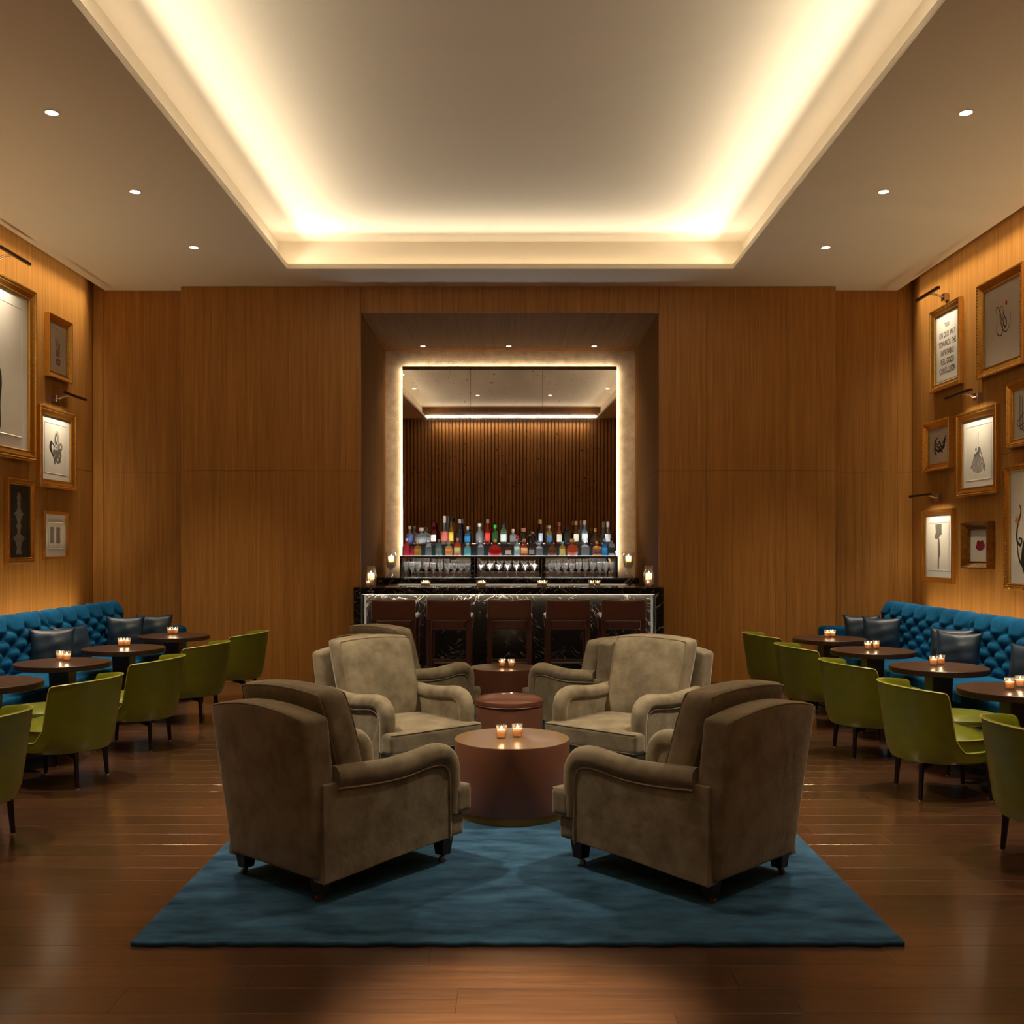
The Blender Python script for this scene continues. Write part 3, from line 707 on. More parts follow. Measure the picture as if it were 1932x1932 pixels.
# ------------------------------------------------------------------ tufted sofas
def make_sofa(side, y0, y1, far_arm, cush):
    """side=+1: stands against the right wall, -1: left. Built in world coordinates relative to an empty."""
    xw = (XR-.26) if side > 0 else (XL+.26)          # rear of back
    o = empty('sofa', (xw, (y0+y1)/2, 0)); L_ = y1-y0; h = L_/2
    def X(d): return -side*d                          # d = distance from the rear towards the room
    # tufted back: profile in (d, z)
    prof = crom([(.02, .40), (0, .7), (.0, .90), (.03, .955), (.085, .975), (.14, .955), (.175, .90), (.20, .80), (.235, .62), (.27, .40)], 8)
    A, B = .335, .15
    NU = int(L_/.0165); P = []; acc = 0; seg = [0]
    for i in range(1, len(prof)): acc += (prof[i]-prof[i-1]).length; seg.append(acc)
    fine = []
    total = acc; NV = 92
    for k in range(NV+1):
        s = total*k/NV; i = max(j for j in range(len(seg)) if seg[j] <= s+1e-9); i = min(i, len(prof)-2)
        t = (s-seg[i])/(seg[i+1]-seg[i]); p = prof[i].lerp(prof[i+1], t); d = prof[i+1]-prof[i]; nrm = Vector((-d.y, d.x)).normalized()
        if nrm.x < 0 and s > total*.35: nrm = -nrm
        fine.append((p, Vector((abs(nrm.x), nrm.y)) if s > total*.5 else nrm, total-s))
    s_top = None
    # distance v measured up the front face from the seat
    VT = .46                                          # top button row at this distance
    vs = []
    for iu in range(NU+1):
        u = L_*iu/NU; yy = -h+u; edge = min(u, L_-u); ef = min(1, edge/.05)**.5
        for p, nr, v in fine:
            if v > total*.62: disp = 0
            elif v > VT:
                f = abs(math.sin(PI*(u/A))); disp = .030*f**.55*max(0, 1-(v-VT)/.24); disp -= 0
                q = min(abs((u/A) % 1), 1-abs((u/A) % 1))*A; disp -= .028*math.exp(-(q*q+(v-VT)**2)/.0009)
            else:
                w_ = (VT-v)/B; a_ = u/A+w_; b_ = u/A-w_
                f = abs(math.sin(PI*a_)*math.sin(PI*b_)); disp = .036*f**.42
                # button pits where both folds meet
                ra, rb = round(a_), round(b_); uu = (ra+rb)/2*A; ww = (ra-rb)/2*B
                dd = (u-uu)**2+((VT-v)-ww)**2; disp -= .030*math.exp(-dd/.0011)
                if v < .10: disp *= v/.10
            k = disp*ef
            end = (1-ef)*.03
            px = p.x+(nr.x*k); pz = p.y+(nr.y*k)-end*(1 if p.y > .6 else 0)
            vs.append((X(px), yy, pz))
    m = len(fine); fs = []
    for i in range(NU):
        for k in range(m-1): fs.append((i*m+k, (i+1)*m+k, (i+1)*m+k+1, i*m+k+1))
        fs.append((i*m+m-1, (i+1)*m+m-1, (i+1)*m, i*m))
    fs.append(tuple(range(m))); fs.append(tuple(NU*m+k for k in range(m)))
    bk = MB().add(vs, fs).build('tufted_back', m_blue, o, smooth='all')
    bt = MB(); nb = 0
    for r in range(6):
        v = VT-r*B/2
        s = total-v; i = max(j for j in range(len(seg)) if seg[j] <= s); i = min(i, len(prof)-2)
        p = prof[i].lerp(prof[i+1], (s-seg[i])/(seg[i+1]-seg[i]))
        u = A/2*(r % 2)
        while u < L_:
            if .04 < u < L_-.04: bt.lathe([(0, -.006), (.009, -.003), (.009, .003), (0, .006)], 8, (X(p.x-.022), -h+u, p.y)); nb += 1
            u += A
    tag(bt.build('buttons', m_blue, bk, smooth=True), kind='stuff')
    # seat cushions
    for c0, c1 in cush:
        def sf(p):
            q = (p[1]-((c0+c1)/2-(y0+y1)/2))/((c1-c0)/2)
            z = p[2]+(.018*(1-q*q) if p[2] > .38 else 0)
            return (p[0], p[1], z)
        MB().rbox(.72, c1-c0-.008, .115, .028, (X(.60), (c0+c1)/2-(y0+y1)/2, .372), 4, 12, sf).build('seat_cushion', m_blue, o, smooth='all')
    sx0, sx1 = sorted((X(.03), X(.90)))
    MB().box(sx0, sx1, -h+.01, h-.01, .10, .315).build('sofa_base', m_blue, o, bevel=.015)
    fx0, fx1 = sorted((X(.08), X(.82)))
    MB().box(fx0, fx1, -h+.06, h-.06, 0, .10).build('plinth', m_bronze, o)
    if far_arm:
        ar = MB().rbox(.74, .17, .58, .05, (X(.60), h-.10, .40), 4, 6).build('arm', m_blue, o, smooth='all')
    return o
sofas = [(-1, 10.07, 11.97, True, [(10.10, 11.88)], 'far blue tufted velvet sofa against the left picture wall'),
         (-1, 5.9, 10.05, False, [(6.4, 8.235), (8.245, 10.04)], 'near blue tufted velvet sofa cut by the left edge of the view'),
         (1, 9.72, 11.97, True, [(9.73, 11.88)], 'far blue tufted velvet sofa against the right picture wall'),
         (1, 5.6, 9.70, False, [(6.0, 7.87), (7.88, 9.69)], 'near blue tufted velvet sofa cut by the right edge of the view')]
for sd, a, b, fa, cu, lab in sofas:
    tag(make_sofa(sd, a, b, fa, cu), lab, 'sofa', 'blue tufted sofas')

# pillows
def make_pillow():
    def pf_(p): return p
    n = 18; s = .21; vs = []; fs = []
    def pt(i, j, sg):
        u = -1+2*i/n; v = -1+2*j/n
        e = max(0, (1-u*u))**.5*max(0, (1-v*v))**.5
        pin = 1-.11*(1-abs(u)**3)*abs(v)**4-.0*abs(u)
        pin2 = 1-.11*(1-abs(v)**3)*abs(u)**4
        th = sg*.085*e**1.05*(1+.05*math.sin(u*7+v*3)+.04*math.sin(v*11-u*3))
        return (u*s*pin2, th, v*s*pin)
    o = {}
    for sg in (-1, 1):
        for i in range(n+1):
            for j in range(n+1): o[(sg, i, j)] = len(vs); vs.append(pt(i, j, sg))
        for i in range(n):
            for j in range(n):
                q = (o[(sg, i, j)], o[(sg, i+1, j)], o[(sg, i+1, j+1)], o[(sg, i, j+1)]); fs.append(q if sg < 0 else q[::-1])
    return MB().add(vs, fs).build('pillow', m_pillow, smooth='all')
pil = make_pillow(); first = True
# name: x, y, z-rotation (deg), lean (deg)
for x, y, rz, ln, lab in ((-4.38, 9.60, 28, -14, 'slate leather pillow on the left sofa behind the second pedestal table'),
                          (-4.33, 9.93, 62, -16, 'slate leather pillow tucked behind another on the left sofa'),
                          (-4.34, 11.30, 16, -14, 'slate leather pillow in the far corner of the left sofa'),
                          (-4.12, 11.58, 8, -14, 'slate leather pillow against the far arm of the left sofa'),
                          (4.00, 11.50, -8, -14, 'slate leather pillow against the far arm of the right sofa'),
                          (4.08, 11.12, -24, -14, 'slate leather pillow leaning in the far corner of the right sofa'),
                          (4.18, 9.58, -36, -14, 'slate leather pillow behind another midway along the right sofa'),
                          (4.08, 9.22, -42, -16, 'slate leather pillow leaning forward midway along the right sofa'),
                          (4.12, 7.95, -50, -16, 'slate leather pillow at the right edge of the view')):
    o = pil if first else pil.copy()
    if not first: COL.objects.link(o)
    first = False
    o.location = (x, y, .64); o.rotation_euler = (math.radians(ln), 0, math.radians(rz))
    tag(o, lab, 'pillow', 'slate leather pillows')

# ------------------------------------------------------------------ candles
def make_votive():
    o = empty('votive_candle'); s = 1
    MB().lathe([(.0, .0), (.026, 0), (.028, .003), (.034, .078), (.0325, .078), (.0265, .012), (0, .010)], 24).build('glass_cup', m_glass, o, smooth=True)
    MB().lathe([(0, .013), (.023, .013), (.025, .018), (.0275, .052)], 24).lathe([(0, .040), (.0268, .040)], 24).build('wax', m_wax, o, smooth=True)
    MB().lathe([(0, .044), (.004, .050), (.005, .057), (.0025, .068), (0, .076)], 10).build('flame', m_flame, o, smooth=True)
    l = bpy.data.lights.new('candle_glow', 'POINT'); l.energy = 1.0; l.color = (1, .72, .42); l.shadow_soft_size = .006
    g = bpy.data.objects.new('candle_glow', l); COL.objects.link(g); g.parent = o; g.location = (0, 0, .060)
    return o
vot = make_votive(); first = True
def votive(x, y, z, lab, group='votive candles'):
    global first
    o = vot if first else copy_tree(vot); first = False
    o.location = (x, y, z); tag(o, lab, 'candle', group)
def pair(px0, py0, px1, py1, z, d, lab):   # base pixels of two candles on a surface of height z
    for i, (px, py) in enumerate(((px0, py0), (px1, py1))):
        Y = (CAMZ-z)*FPX/(py-HY); votive((px-HX)*Y/FPX, Y, z, ('left', 'right')[i]+' '+lab)
pair(946, 1393, 976, 1390.5, .463, 0, 'lit votive candle in a glass on the nearest drum table')
pair(947.5, 1258.5, 965, 1259, .463, 0, 'lit votive candle in a glass on the farther drum table')
TH = .674
pair(321, 1196.5, 331, 1196.5, TH, 0, 'lit votive candle on the farthest left pedestal table')
pair(229, 1219, 240, 1219, TH, 0, 'lit votive candle on the third left pedestal table')
pair(113.5, 1245.5, 126, 1247, TH, 0, 'lit votive candle on the second left pedestal table')
pair(1561, 1202.5, 1571, 1202, TH, 0, 'lit votive candle on the farthest right pedestal table')
pair(1637.5, 1225.5, 1653, 1224.5, TH, 0, 'lit votive candle on the third right pedestal table')
pair(1761, 1256, 1775, 1254, TH, 0, 'lit votive candle on the second right pedestal table')
pair(1905, 1301, 1925, 1297, TH, 0, 'lit votive candle on the nearest right pedestal table')
BZ = 1.158
for i, (a, b) in enumerate(((799, 807), (904, 912), (1018.5, 1027.5), (1115.5, 1127.5))):
    for j, px in enumerate((a, b)):
        votive((px-HX)*11.62/FPX, 11.62, BZ, '%s lit votive candle of the %s pair on the bar counter' % (('left', 'right')[j], ('first', 'second', 'third', 'fourth')[i]))
for px, lab in ((695, 'small lit votive candle beside the left hurricane glass on the bar counter'), (1222.5, 'small lit votive candle beside the right hurricane glass on the bar counter')):
    votive((px-HX)*11.58/FPX, 11.58, BZ, lab)
def hurricane(kind, x, y, z, lab):
    o = empty('hurricane_candle', (x, y, z)); tag(o, lab, 'candle holder', 'hurricane candles')
    if kind == 'barrel':
        MB().lathe([(.045, 0), (.05, .01), (.064, .07), (.066, .12), (.055, .17), (.048, .195), (.052, .24), (.050, .24), (.046, .195), (.062, .12), (.044, .012), (0, .012)], 28).build('glass_shade', m_glass, o, smooth=True)
        cb, ct, r = .014, .155, .038
    else:
        MB().lathe([(.062, 0), (.064, .012), (.03, .04), (.014, .075), (.016, .095), (.05, .135), (.068, .20), (.070, .26), (.076, .335), (.074, .335), (.067, .26), (.062, .20), (.042, .137), (0, .11)], 28).build('glass_shade', m_glass, o, smooth=True)
        cb, ct, r = .135, .285, .036
    MB().lathe([(0, cb), (r, cb), (r, ct-.02), (r*.97, ct)], 24).lathe([(0, ct-.075), (r*.96, ct-.075)], 24).build('pillar_candle', m_wax, o, smooth=True)
    MB().lathe([(0, ct-.074), (.003, ct-.05), (.006, ct-.03), (.008, ct-.012), (.004, ct+.012), (0, ct+.026)], 10).build('flame', m_flame, o, smooth=True)
    l = bpy.data.lights.new('candle_glow', 'POINT'); l.energy = 2.6; l.color = (1, .70, .40); l.shadow_soft_size = .01
    g = bpy.data.objects.new('candle_glow', l); COL.objects.link(g); g.parent = o; g.location = (0, 0, ct-.022)
hurricane('barrel', at(700, 0, 11.82)[0], 11.82, BZ, 'cut glass barrel hurricane candle on the left end of the bar counter')
hurricane('barrel', at(1224, 0, 11.82)[0], 11.82, BZ, 'cut glass barrel hurricane candle on the right end of the bar counter')
BB = 1.215
hurricane('goblet', at(738, 0, 13.45)[0], 13.45, BB, 'footed glass hurricane candle at the left end of the back bar')
hurricane('goblet', at(1185.5, 0, 13.45)[0], 13.45, BB, 'footed glass hurricane candle at the right end of the back bar')

# ------------------------------------------------------------------ bar counter
bx0, bx1 = at(667, 0, 11.45)[0], at(1252, 0, 11.45)[0]
bar = empty('bar_counter', ((bx0+bx1)/2, 11.45, 0)); tag(bar, 'black marble bar counter with white veins lit along its front', 'bar counter')
bc_ = (bx0+bx1)/2; hw = (bx1-bx0)/2
MB().box(-hw, hw, 0, .53, BZ-.078, BZ).build('countertop', m_marble, bar, bevel=.003)
MB().box(-hw, -hw+.085, 0, .53, 0, BZ-.078).build('end_panel', m_marble, bar, bevel=.003)
MB().box(hw-.085, hw, 0, .53, 0, BZ-.078).build('end_panel', m_marble, bar, bevel=.003)
xs = [-hw+.13, -hw+.80, -hw+1.47, 0.02, hw-1.4, hw-.76, hw-.13]
for i in range(6): MB().box(xs[i]+.0008, xs[i+1]-.0008, .11, .17, 0, BZ-.082).build('front_panel', m_marble_l if i < 3 else m_marble_r, bar)
MB().box(-hw+.086, hw-.086, .17, .5, 0, BZ-.082).build('carcass', m_steel, bar)
area('bar_front_light', (bc_, 11.45+.088, BZ-.083), (math.radians(10), 0, 0), 2*hw-.26, .012, 22, (1, .86, .66))
area('bar_side_light', (bx0+.092, 11.45+.10, .62), (0, -PI/2+.0, 0), 1.0, .01, 3, (1, .86, .66))
area('bar_side_light', (bx1-.092, 11.45+.10, .62), (0, PI/2, 0), 1.0, .01, 3, (1, .86, .66))
MB().box(-hw+.10, hw-.10, .04, .06, BZ-.0815, BZ-.0785).build('light_strip', m_strip, bar)
# back bar
bb0, bb1 = at(712, 0, 13.3)[0], at(1206, 0, 13.3)[0]
bb = empty('back_bar', (0, 13.3, 0)); tag(bb, 'dark marble back bar slab carrying glasses and candles', 'back bar')
MB().box(bb0, bb1, 0, .97, BB-.078, BB).build('marble_top', m_marble, bb, bevel=.003)
MB().box(bb0+.10, bb1-.10, .06, .95, 0, BB-.079).build('cabinet', m_steel, bb)
MB().box(bb0+.14, bb1-.14, .02, .058, BB-.17, BB-.08).build('stone_fascia', m_stone, bb)
area('back_bar_light', (0, 13.31, BB-.079), (math.radians(25), 0, 0), 3.0, .01, .5, (1, .9, .75))
# bottle shelves
sx0, sx1 = at(754, 0, 13.5)[0], at(1166, 0, 13.5)[0]
SZ1, SZ2 = 1.502, 1.650
sh = empty('bottle_shelf', (0, 13.5, BB)); tag(sh, 'two tier dark metal bottle shelf with glass compartments below', 'shelf')
z1, z2 = SZ1-BB, SZ2-BB
MB().box(sx0, sx1, 0, .30, z1-.024, z1-.002).build('lower_shelf', m_steel, sh, bevel=.002)
MB().box(sx0+.03, sx1-.03, .012, .29, z1-.002, z1).build('lit_shelf_glass', m_shelf, sh)
MB().box(sx0+.02, sx1-.02, .30, .62, z2-.018, z2).box(sx0+.02, sx1-.02, .296, .302, z2-.018, z2+.008).build('upper_shelf', m_rod, sh, bevel=.001)
ups = [sx0, at(888, 0, 13.5)[0], at(1022, 0, 13.5)[0], sx1-.032]
for i, ux in enumerate(ups):
    wd = .032 if i in (0, 3) else .052
    MB().box(ux, ux+wd, 0, .02, 0, z1-.024).build('upright', m_marble, sh, bevel=.002)
    MB().box(ux+.004, ux+wd-.004, .02, .30, 0, z1-.024).build('divider', m_steel, sh)
    MB().box(ux+.003, ux+wd-.003, .296, .30, z1, z2-.018).build('riser_post', m_steel, sh)
for i in range(3):
    MB().box(ups[i]+.055, ups[i+1]-.003, .298, .30, z1, z2-.018).build('riser_glass', plain('smoked_glass', (.03, .045, .04), .08), sh)
area('shelf_light', ((sx0+sx1)/2, 13.53, SZ1-.027), DOWN, sx1-sx0-.1, .03, 15, (1, .93, .82))
area('shelf_light', ((sx0+sx1)/2, 13.52, SZ1+.0025), (math.radians(180+30), 0, 0), sx1-sx0-.1, .015, 12, COOL)
area('shelf_light', ((sx0+sx1)/2, 13.81, SZ2+.003), (math.radians(180+22), 0, 0), sx1-sx0-.1, .015, 12, COOL)

# ------------------------------------------------------------------ bottles
def lm(name, col, rough=.45): return plain(name, col, rough)
_mc = {}
def gm(col, body=.55):
    k = (col, body)
    if k not in _mc: _mc[k] = thin_glass('tinted_glass', tuple(min(1, .25+.75*c) for c in col), .10, .06, body, col)
    return _mc[k]
def pm(col, metal=0):
    k = ('p', col, metal)
    if k not in _mc: _mc[k] = plain('bottle_trim', col, .35, metal=metal)
    return _mc[k]
CLEAR = (.62, .68, .68)
def bottle(px, top_y, w, row, kind, col, cap, lab_c, desc):
    Y, Z, by = (13.93, SZ2, 1028) if row == 'u' else (13.66, SZ1, 1047.5)
    k = Y/FPX; h = (by-top_y)*k; r = w*k/2; X = (px-HX)*k
    name = 'decanter' if kind == 'square' else 'bottle'
    o = empty(name, (X, Y, Z)); tag(o, desc, name, 'bottles on the %s shelf' % ('upper' if row == 'u' else 'lower'))
    sq = 0; body = .5; ch = .12*h
    nr = min(.016, r*.42)
    if kind == 'std': pr = [(0, 0), (r*.95, 0), (r, .01), (r, h*.56), (r*.85, h*.64), (nr, h*.74), (nr, h*.88)]; ct = h*.86
    elif kind == 'tall': pr = [(0, 0), (r*.95, 0), (r, .01), (r, h*.50), (r*.8, h*.58), (nr, h*.66), (nr*.9, h*.86)]; ct = h*.84
    elif kind == 'cone': pr = [(0, 0), (r*.96, 0), (r, .01), (r*.9, h*.12), (nr*1.2, h*.52), (nr, h*.75), (nr, h*.80)]; ct = h*.76
    elif kind == 'round': pr = [(0, 0), (r*.6, 0), (r*.85, h*.06), (r, h*.25), (r*.97, h*.42), (r*.75, h*.58), (nr*1.3, h*.68), (nr*1.3, h*.84)]; ct = h*.80
    elif kind == 'dome': pr = [(0, 0), (r*.9, 0), (r*.93, .01), (r, h*.45), (r*.92, h*.62), (r*.6, h*.76), (nr, h*.80), (nr, h*.9)]; ct = h*.86
    elif kind == 'bell': pr = [(0, 0), (r*.95, 0), (r, h*.06), (r*.92, h*.25), (r*.6, h*.45), (nr*1.2, h*.62), (nr*1.2, h*.86)]; ct = h*.80
    elif kind == 'flat': pr = [(0, 0), (r*.85, 0), (r, h*.12), (r*.96, h*.35), (r*.72, h*.55), (nr, h*.66), (nr, h*.86)]; ct = h*.82
    elif kind == 'box': pr = [(0, 0), (r*.88, 0), (r*.9, .01), (r*.9, h*.58), (r*.7, h*.66), (nr*1.1, h*.70), (nr*1.1, h*.86)]; sq = 6; ct = h*.82
    elif kind == 'square': pr = [(0, 0), (r*.85, 0), (r*.88, .006), (r*.88, h*.50), (r*.55, h*.60), (nr*1.2, h*.64), (nr*1.3, h*.70)]; sq = 6; ct = h*.70
    sy = .5 if kind == 'flat' else (.8 if kind in ('bell', 'round') else 1)
    mat = m_crystal if kind == 'square' else gm(col, .42 if col == CLEAR else .62)
    MB().lathe(pr, 12 if kind == 'square' else 20, sq=sq, sy=sy).build('body', mat, o, smooth=kind != 'square')
    if kind == 'square':
        MB().lathe([(nr, ct), (nr, ct+.01), (r*.55, ct+h*.12), (r*.6, ct+h*.22), (r*.35, h)], 12, sq=4).build('stopper', m_crystal, o, smooth=False)
    else:
        cr = nr*1.25 if kind not in ('round',) else nr*1.9
        MB().lathe([(cr*.9, ct), (cr, ct+.002), (cr, h-.004), (cr*.8, h)], 14).build('cap', pm(cap, .6 if cap == GOLD or cap == SILV else 0), o, smooth=True)
    if lab_c:
        z0, z1 = h*.14, h*.46; n = 9; rr = (r*.9 if sq else r)*1.02; vs = []
        for i in range(n):
            a = -PI/2-1.0+2.0*i/(n-1); q = 1/((abs(math.cos(a))**6+abs(math.sin(a))**6)**(1/6)) if sq else 1
            for z in (z0, z1):
                f = 1
                if kind in ('bell', 'round', 'flat', 'dome'):
                    for (ra, za), (rb, zb) in zip(pr, pr[1:]):
                        if za <= z <= zb and zb > za: f = (ra+(rb-ra)*(z-za)/(zb-za))/r; break
                vs.append((rr*f*q*math.cos(a), rr*f*q*sy*math.sin(a)-.001, z))
        MB().add(vs, [(2*i, 2*i+2, 2*i+3, 2*i+1) for i in range(n-1)]).build('paper_label', pm(lab_c), o, smooth=True)
GOLD = (.55, .36, .10); SILV = (.6, .6, .6); BLK = (.01, .01, .01); WHT = (.7, .68, .62); CORK = (.45, .26, .12); CREAM = (.62, .55, .38)
BR = (.10, .028, .008); DK = (.025, .014, .01)
U = [(773, 992, 13, 'tall', CLEAR, SILV, (.06, .09, .35), 'clear spirit bottle with a dark blue label, first on the upper shelf'),
     (795, 995, 27, 'round', CLEAR, (.6, .45, .35), None, 'squat round clear bottle with a wide stopper at the left of the upper shelf'),
     (818, 986, 11, 'box', (.20, .004, .012), (.12, .004, .008), WHT, 'dark red square bottle with a small white label'),
     (838.5, 973, 15, 'cone', CLEAR, (.75, .72, .62), (.45, .10, .07), 'tall conical clear bottle with a long white neck'),
     (851, 976, 11, 'tall', (.50, .28, .05), BLK, (.75, .45, .06), 'amber bottle with a yellow label and black cap'),
     (867, 979, 11, 'tall', (.06, .07, .09), SILV, BLK, 'smoky dark bottle with a silver cap'),
     (882, 993, 12, 'box', (.10, .28, .36), (.55, .42, .32), (.02, .16, .34), 'square bottle with a blue label on the upper shelf'),
     (904, 987, 13, 'tall', CLEAR, WHT, None, 'plain clear vodka bottle with a white cap'),
     (920, 979, 11, 'tall', (.50, .03, .015), (.35, .22, .14), (.62, .05, .03), 'bright red bottle with a red label'),
     (934, 990, 12, 'box', (.05, .22, .06), (.03, .55, .06), None, 'square bottle with a bright green cap'),
     (950, 984, 13, 'std', (.28, .45, .26), BLK, (.55, .62, .55), 'pale green gin bottle with a grey green label and dark cap'),
     (968, 998, 14, 'box', CLEAR, (.55, .4, .3), None, 'short clear bottle with a round stopper on the upper shelf'),
     (988, 996, 15, 'round', DK, (.3, .14, .07), None, 'dark brown round bottle with a long neck'),
     (1005, 1003, 16, 'dome', DK, (.2, .1, .05), None, 'lowest dark domed bottle on the upper shelf'),
     (1020, 980, 9, 'tall', (.07, .012, .018), GOLD, (.45, .58, .62), 'slim dark red bottle with gold cap and pale blue label'),
     (1036.5, 991, 12, 'std', (.52, .40, .16), (.4, .36, .28), (.03, .10, .22), 'pale whisky bottle with a dark blue label'),
     (1055, 985, 11, 'tall', (.38, .12, .03), (.22, .05, .03), CREAM, 'amber whisky bottle with a cream label and red neck'),
     (1070.5, 994, 13, 'dome', (.05, .05, .04), BLK, None, 'dark ribbed domed bottle on the upper shelf'),
     (1087, 983, 11, 'tall', (.20, .07, .02), GOLD, CREAM, 'brown rum bottle with cream label and gold cap'),
     (1103, 982, 13, 'tall', (.45, .62, .66), (.5, .32, .18), (.58, .66, .62), 'clear bluish bottle with a pale label and tan cap'),
     (1123, 996, 22, 'bell', (.08, .025, .012), GOLD, None, 'bell shaped dark brandy bottle with a gold cap'),
     (1147, 984, 13, 'cone', CLEAR, WHT, (.55, .58, .52), 'clear bottle with a slender neck, last on the upper shelf')]
Lw = [(767, 1014, 13, 'box', (.75, .06, .10), SILV, None, 'pink red square bottle, first on the lower shelf'),
      (777.5, 1026, 9, 'std', (.70, .05, .10), BLK, None, 'small pink bottle behind the first on the lower shelf'),
      (788, 1020, 15, 'box', (.50, .25, .02), CORK, (.35, .16, .03), 'amber tequila bottle with a cork ball'),
      (808.5, 1013, 14, 'square', CLEAR, None, None, 'first cut crystal decanter from the left on the lower shelf'),
      (828, 1016, 14, 'dome', (.18, .30, .28), (.2, .1, .05), (.12, .14, .10), 'grey green domed bottle with a crest label'),
      (847, 1020, 15, 'box', (.55, .50, .25), CORK, (.75, .20, .04), 'yellow bottle with an orange label and cork'),
      (863, 1014, 14, 'std', (.80, .13, .01), CORK, (.45, .48, .18), 'bright orange bottle with a long cork'),
      (882, 1023, 13, 'dome', (.30, .55, .56), SILV, (.05, .34, .36), 'teal label round topped bottle on the lower shelf'),
      (907, 1014, 14, 'square', CLEAR, None, None, 'cut crystal decanter left of the red horseshoe bottle'),
      (934, 1016, 26, 'flat', (.55, .008, .006), GOLD, None, 'wide red horseshoe shaped cognac bottle'),
      (959, 1024, 13, 'std', (.09, .02, .012), BLK, (.62, .42, .30), 'brown bottle with an octagonal cream label'),
      (975.5, 1010, 12, 'tall', CLEAR, (.45, .02, .02), (.35, .44, .36), 'clear bottle with a red cap on the lower shelf'),
      (989, 1015, 14, 'box', (.52, .05, .02), (.35, .16, .06), (.72, .35, .12), 'red bottle with an orange label and tall neck'),
      (1003, 1023, 11, 'box', (.13, .025, .02), DK, (.32, .26, .22), 'brown bottle with a grey label'),
      (1017.5, 1019, 16, 'square', CLEAR, None, None, 'cut crystal decanter in the middle compartment edge'),
      (1042, 1020, 17, 'flat', (.30, .08, .02), BLK, (.14, .04, .012), 'brown bourbon bottle with an arched dark label'),
      (1061, 1020, 12, 'std', (.55, .40, .10), (.05, .35, .42), (.62, .45, .12), 'golden bottle with a teal cap'),
      (1080, 1015, 23, 'round', (.60, .09, .02), GOLD, None, 'round red gold cognac flask'),
      (1104, 1014, 19, 'square', CLEAR, None, None, 'largest cut crystal decanter on the lower shelf'),
      (1126, 1020, 18, 'box', (.75, .28, .03), (.45, .22, .05), (.10, .05, .05), 'orange bottle with a dark round label'),
      (1140.5, 1015, 12, 'box', (.03, .30, .62), (.3, .4, .5), (.04, .22, .48), 'sapphire blue bottle beside the black label'),
      (1154, 1013, 13, 'box', CLEAR, BLK, (.02, .02, .02), 'clear bottle with a black label, last on the lower shelf')]
for b_ in U: bottle(b_[0], b_[1], b_[2], 'u', *b_[3:])
for b_ in Lw: bottle(b_[0], b_[1], b_[2], 'l', *b_[3:])

# ------------------------------------------------------------------ glassware
def gl_mesh(kind):
    k = 13.6/FPX
    if kind == 'flute': pr = [(0, .0), (.030, 0), (.030, .003), (.006, .012), (.006, .06), (.014, .075), (.030, .10), (.036, .15), (.037, .205), (.0355, .205), (.034, .15), (.027, .10), (0, .078)]
    elif kind == 'goblet': pr = [(0, 0), (.034, 0), (.034, .003), (.009, .016), (.010, .06), (.016, .085), (.036, .115), (.042, .15), (.043, .200), (.0415, .200), (.040, .15), (.033, .117), (0, .09)]
    else: pr = [(0, 0), (.036, 0), (.036, .003), (.006, .014), (.005, .085), (.012, .10), (.046, .135), (.055, .170), (.0535, .170), (.044, .137), (0, .105)]
    return MB().lathe(pr, 24)
protos = {}
cnt = {}
def glass(kind, px, Y, scale=1.0, where=''):
    name = {'flute': 'champagne_flute', 'goblet': 'wine_goblet', 'coupe': 'coupe_glass'}[kind]
    lab = {'flute': 'ribbed champagne flute in a row at the outer end of the shelf compartments',
           'goblet': 'cut crystal wine goblet standing in a row in a side compartment of the back bar',
           'coupe': 'cut crystal coupe glass standing in the middle compartment of the back bar'}[kind]
    rw = 'front' if Y < 13.6 else 'back'; cp = 'left' if px < 890 else ('middle' if px < 1025 else 'right')
    cnt[(kind, rw, cp)] = cnt.get((kind, rw, cp), 0)+1; od = ('first', 'second', 'third', 'fourth', 'fifth', 'sixth', 'seventh')[cnt[(kind, rw, cp)]-1]
    lab = {'flute': 'ribbed champagne flute', 'goblet': 'cut crystal wine goblet', 'coupe': 'cut crystal coupe glass'}[kind]+', %s from the left in the %s row of the %s compartment' % (od, rw, cp)
    if kind not in protos:
        o = gl_mesh(kind).build(name, m_crystal, smooth=True); protos[kind] = o
    else:
        o = protos[kind].copy(); COL.objects.link(o)
    o.location = ((px-HX)*Y/FPX, Y, BB); o.scale = (1, 1, scale)
    tag(o, lab, 'glass', {'flute': 'champagne flutes', 'goblet': 'wine goblets', 'coupe': 'coupe glasses'}[kind])
for px in (766, 777.5, 789, 1131.5, 1143, 1154.5):
    for Yq in (13.56, 13.70): glass('flute', px, Yq, 1.02)
for px, s in ((804, 1.0), (817, 1.0), (830.5, 1.0), (844, .94), (857, .94), (870, .94), (882, .94), (1039, .95), (1052, .95), (1065.5, .95), (1079, .95), (1092, 1.0), (1105, 1.0), (1118.5, 1.0)):
    glass('goblet', px, 13.57, s)
for k_ in range(7): glass('coupe', 907.5+k_*16.75, 13.57)

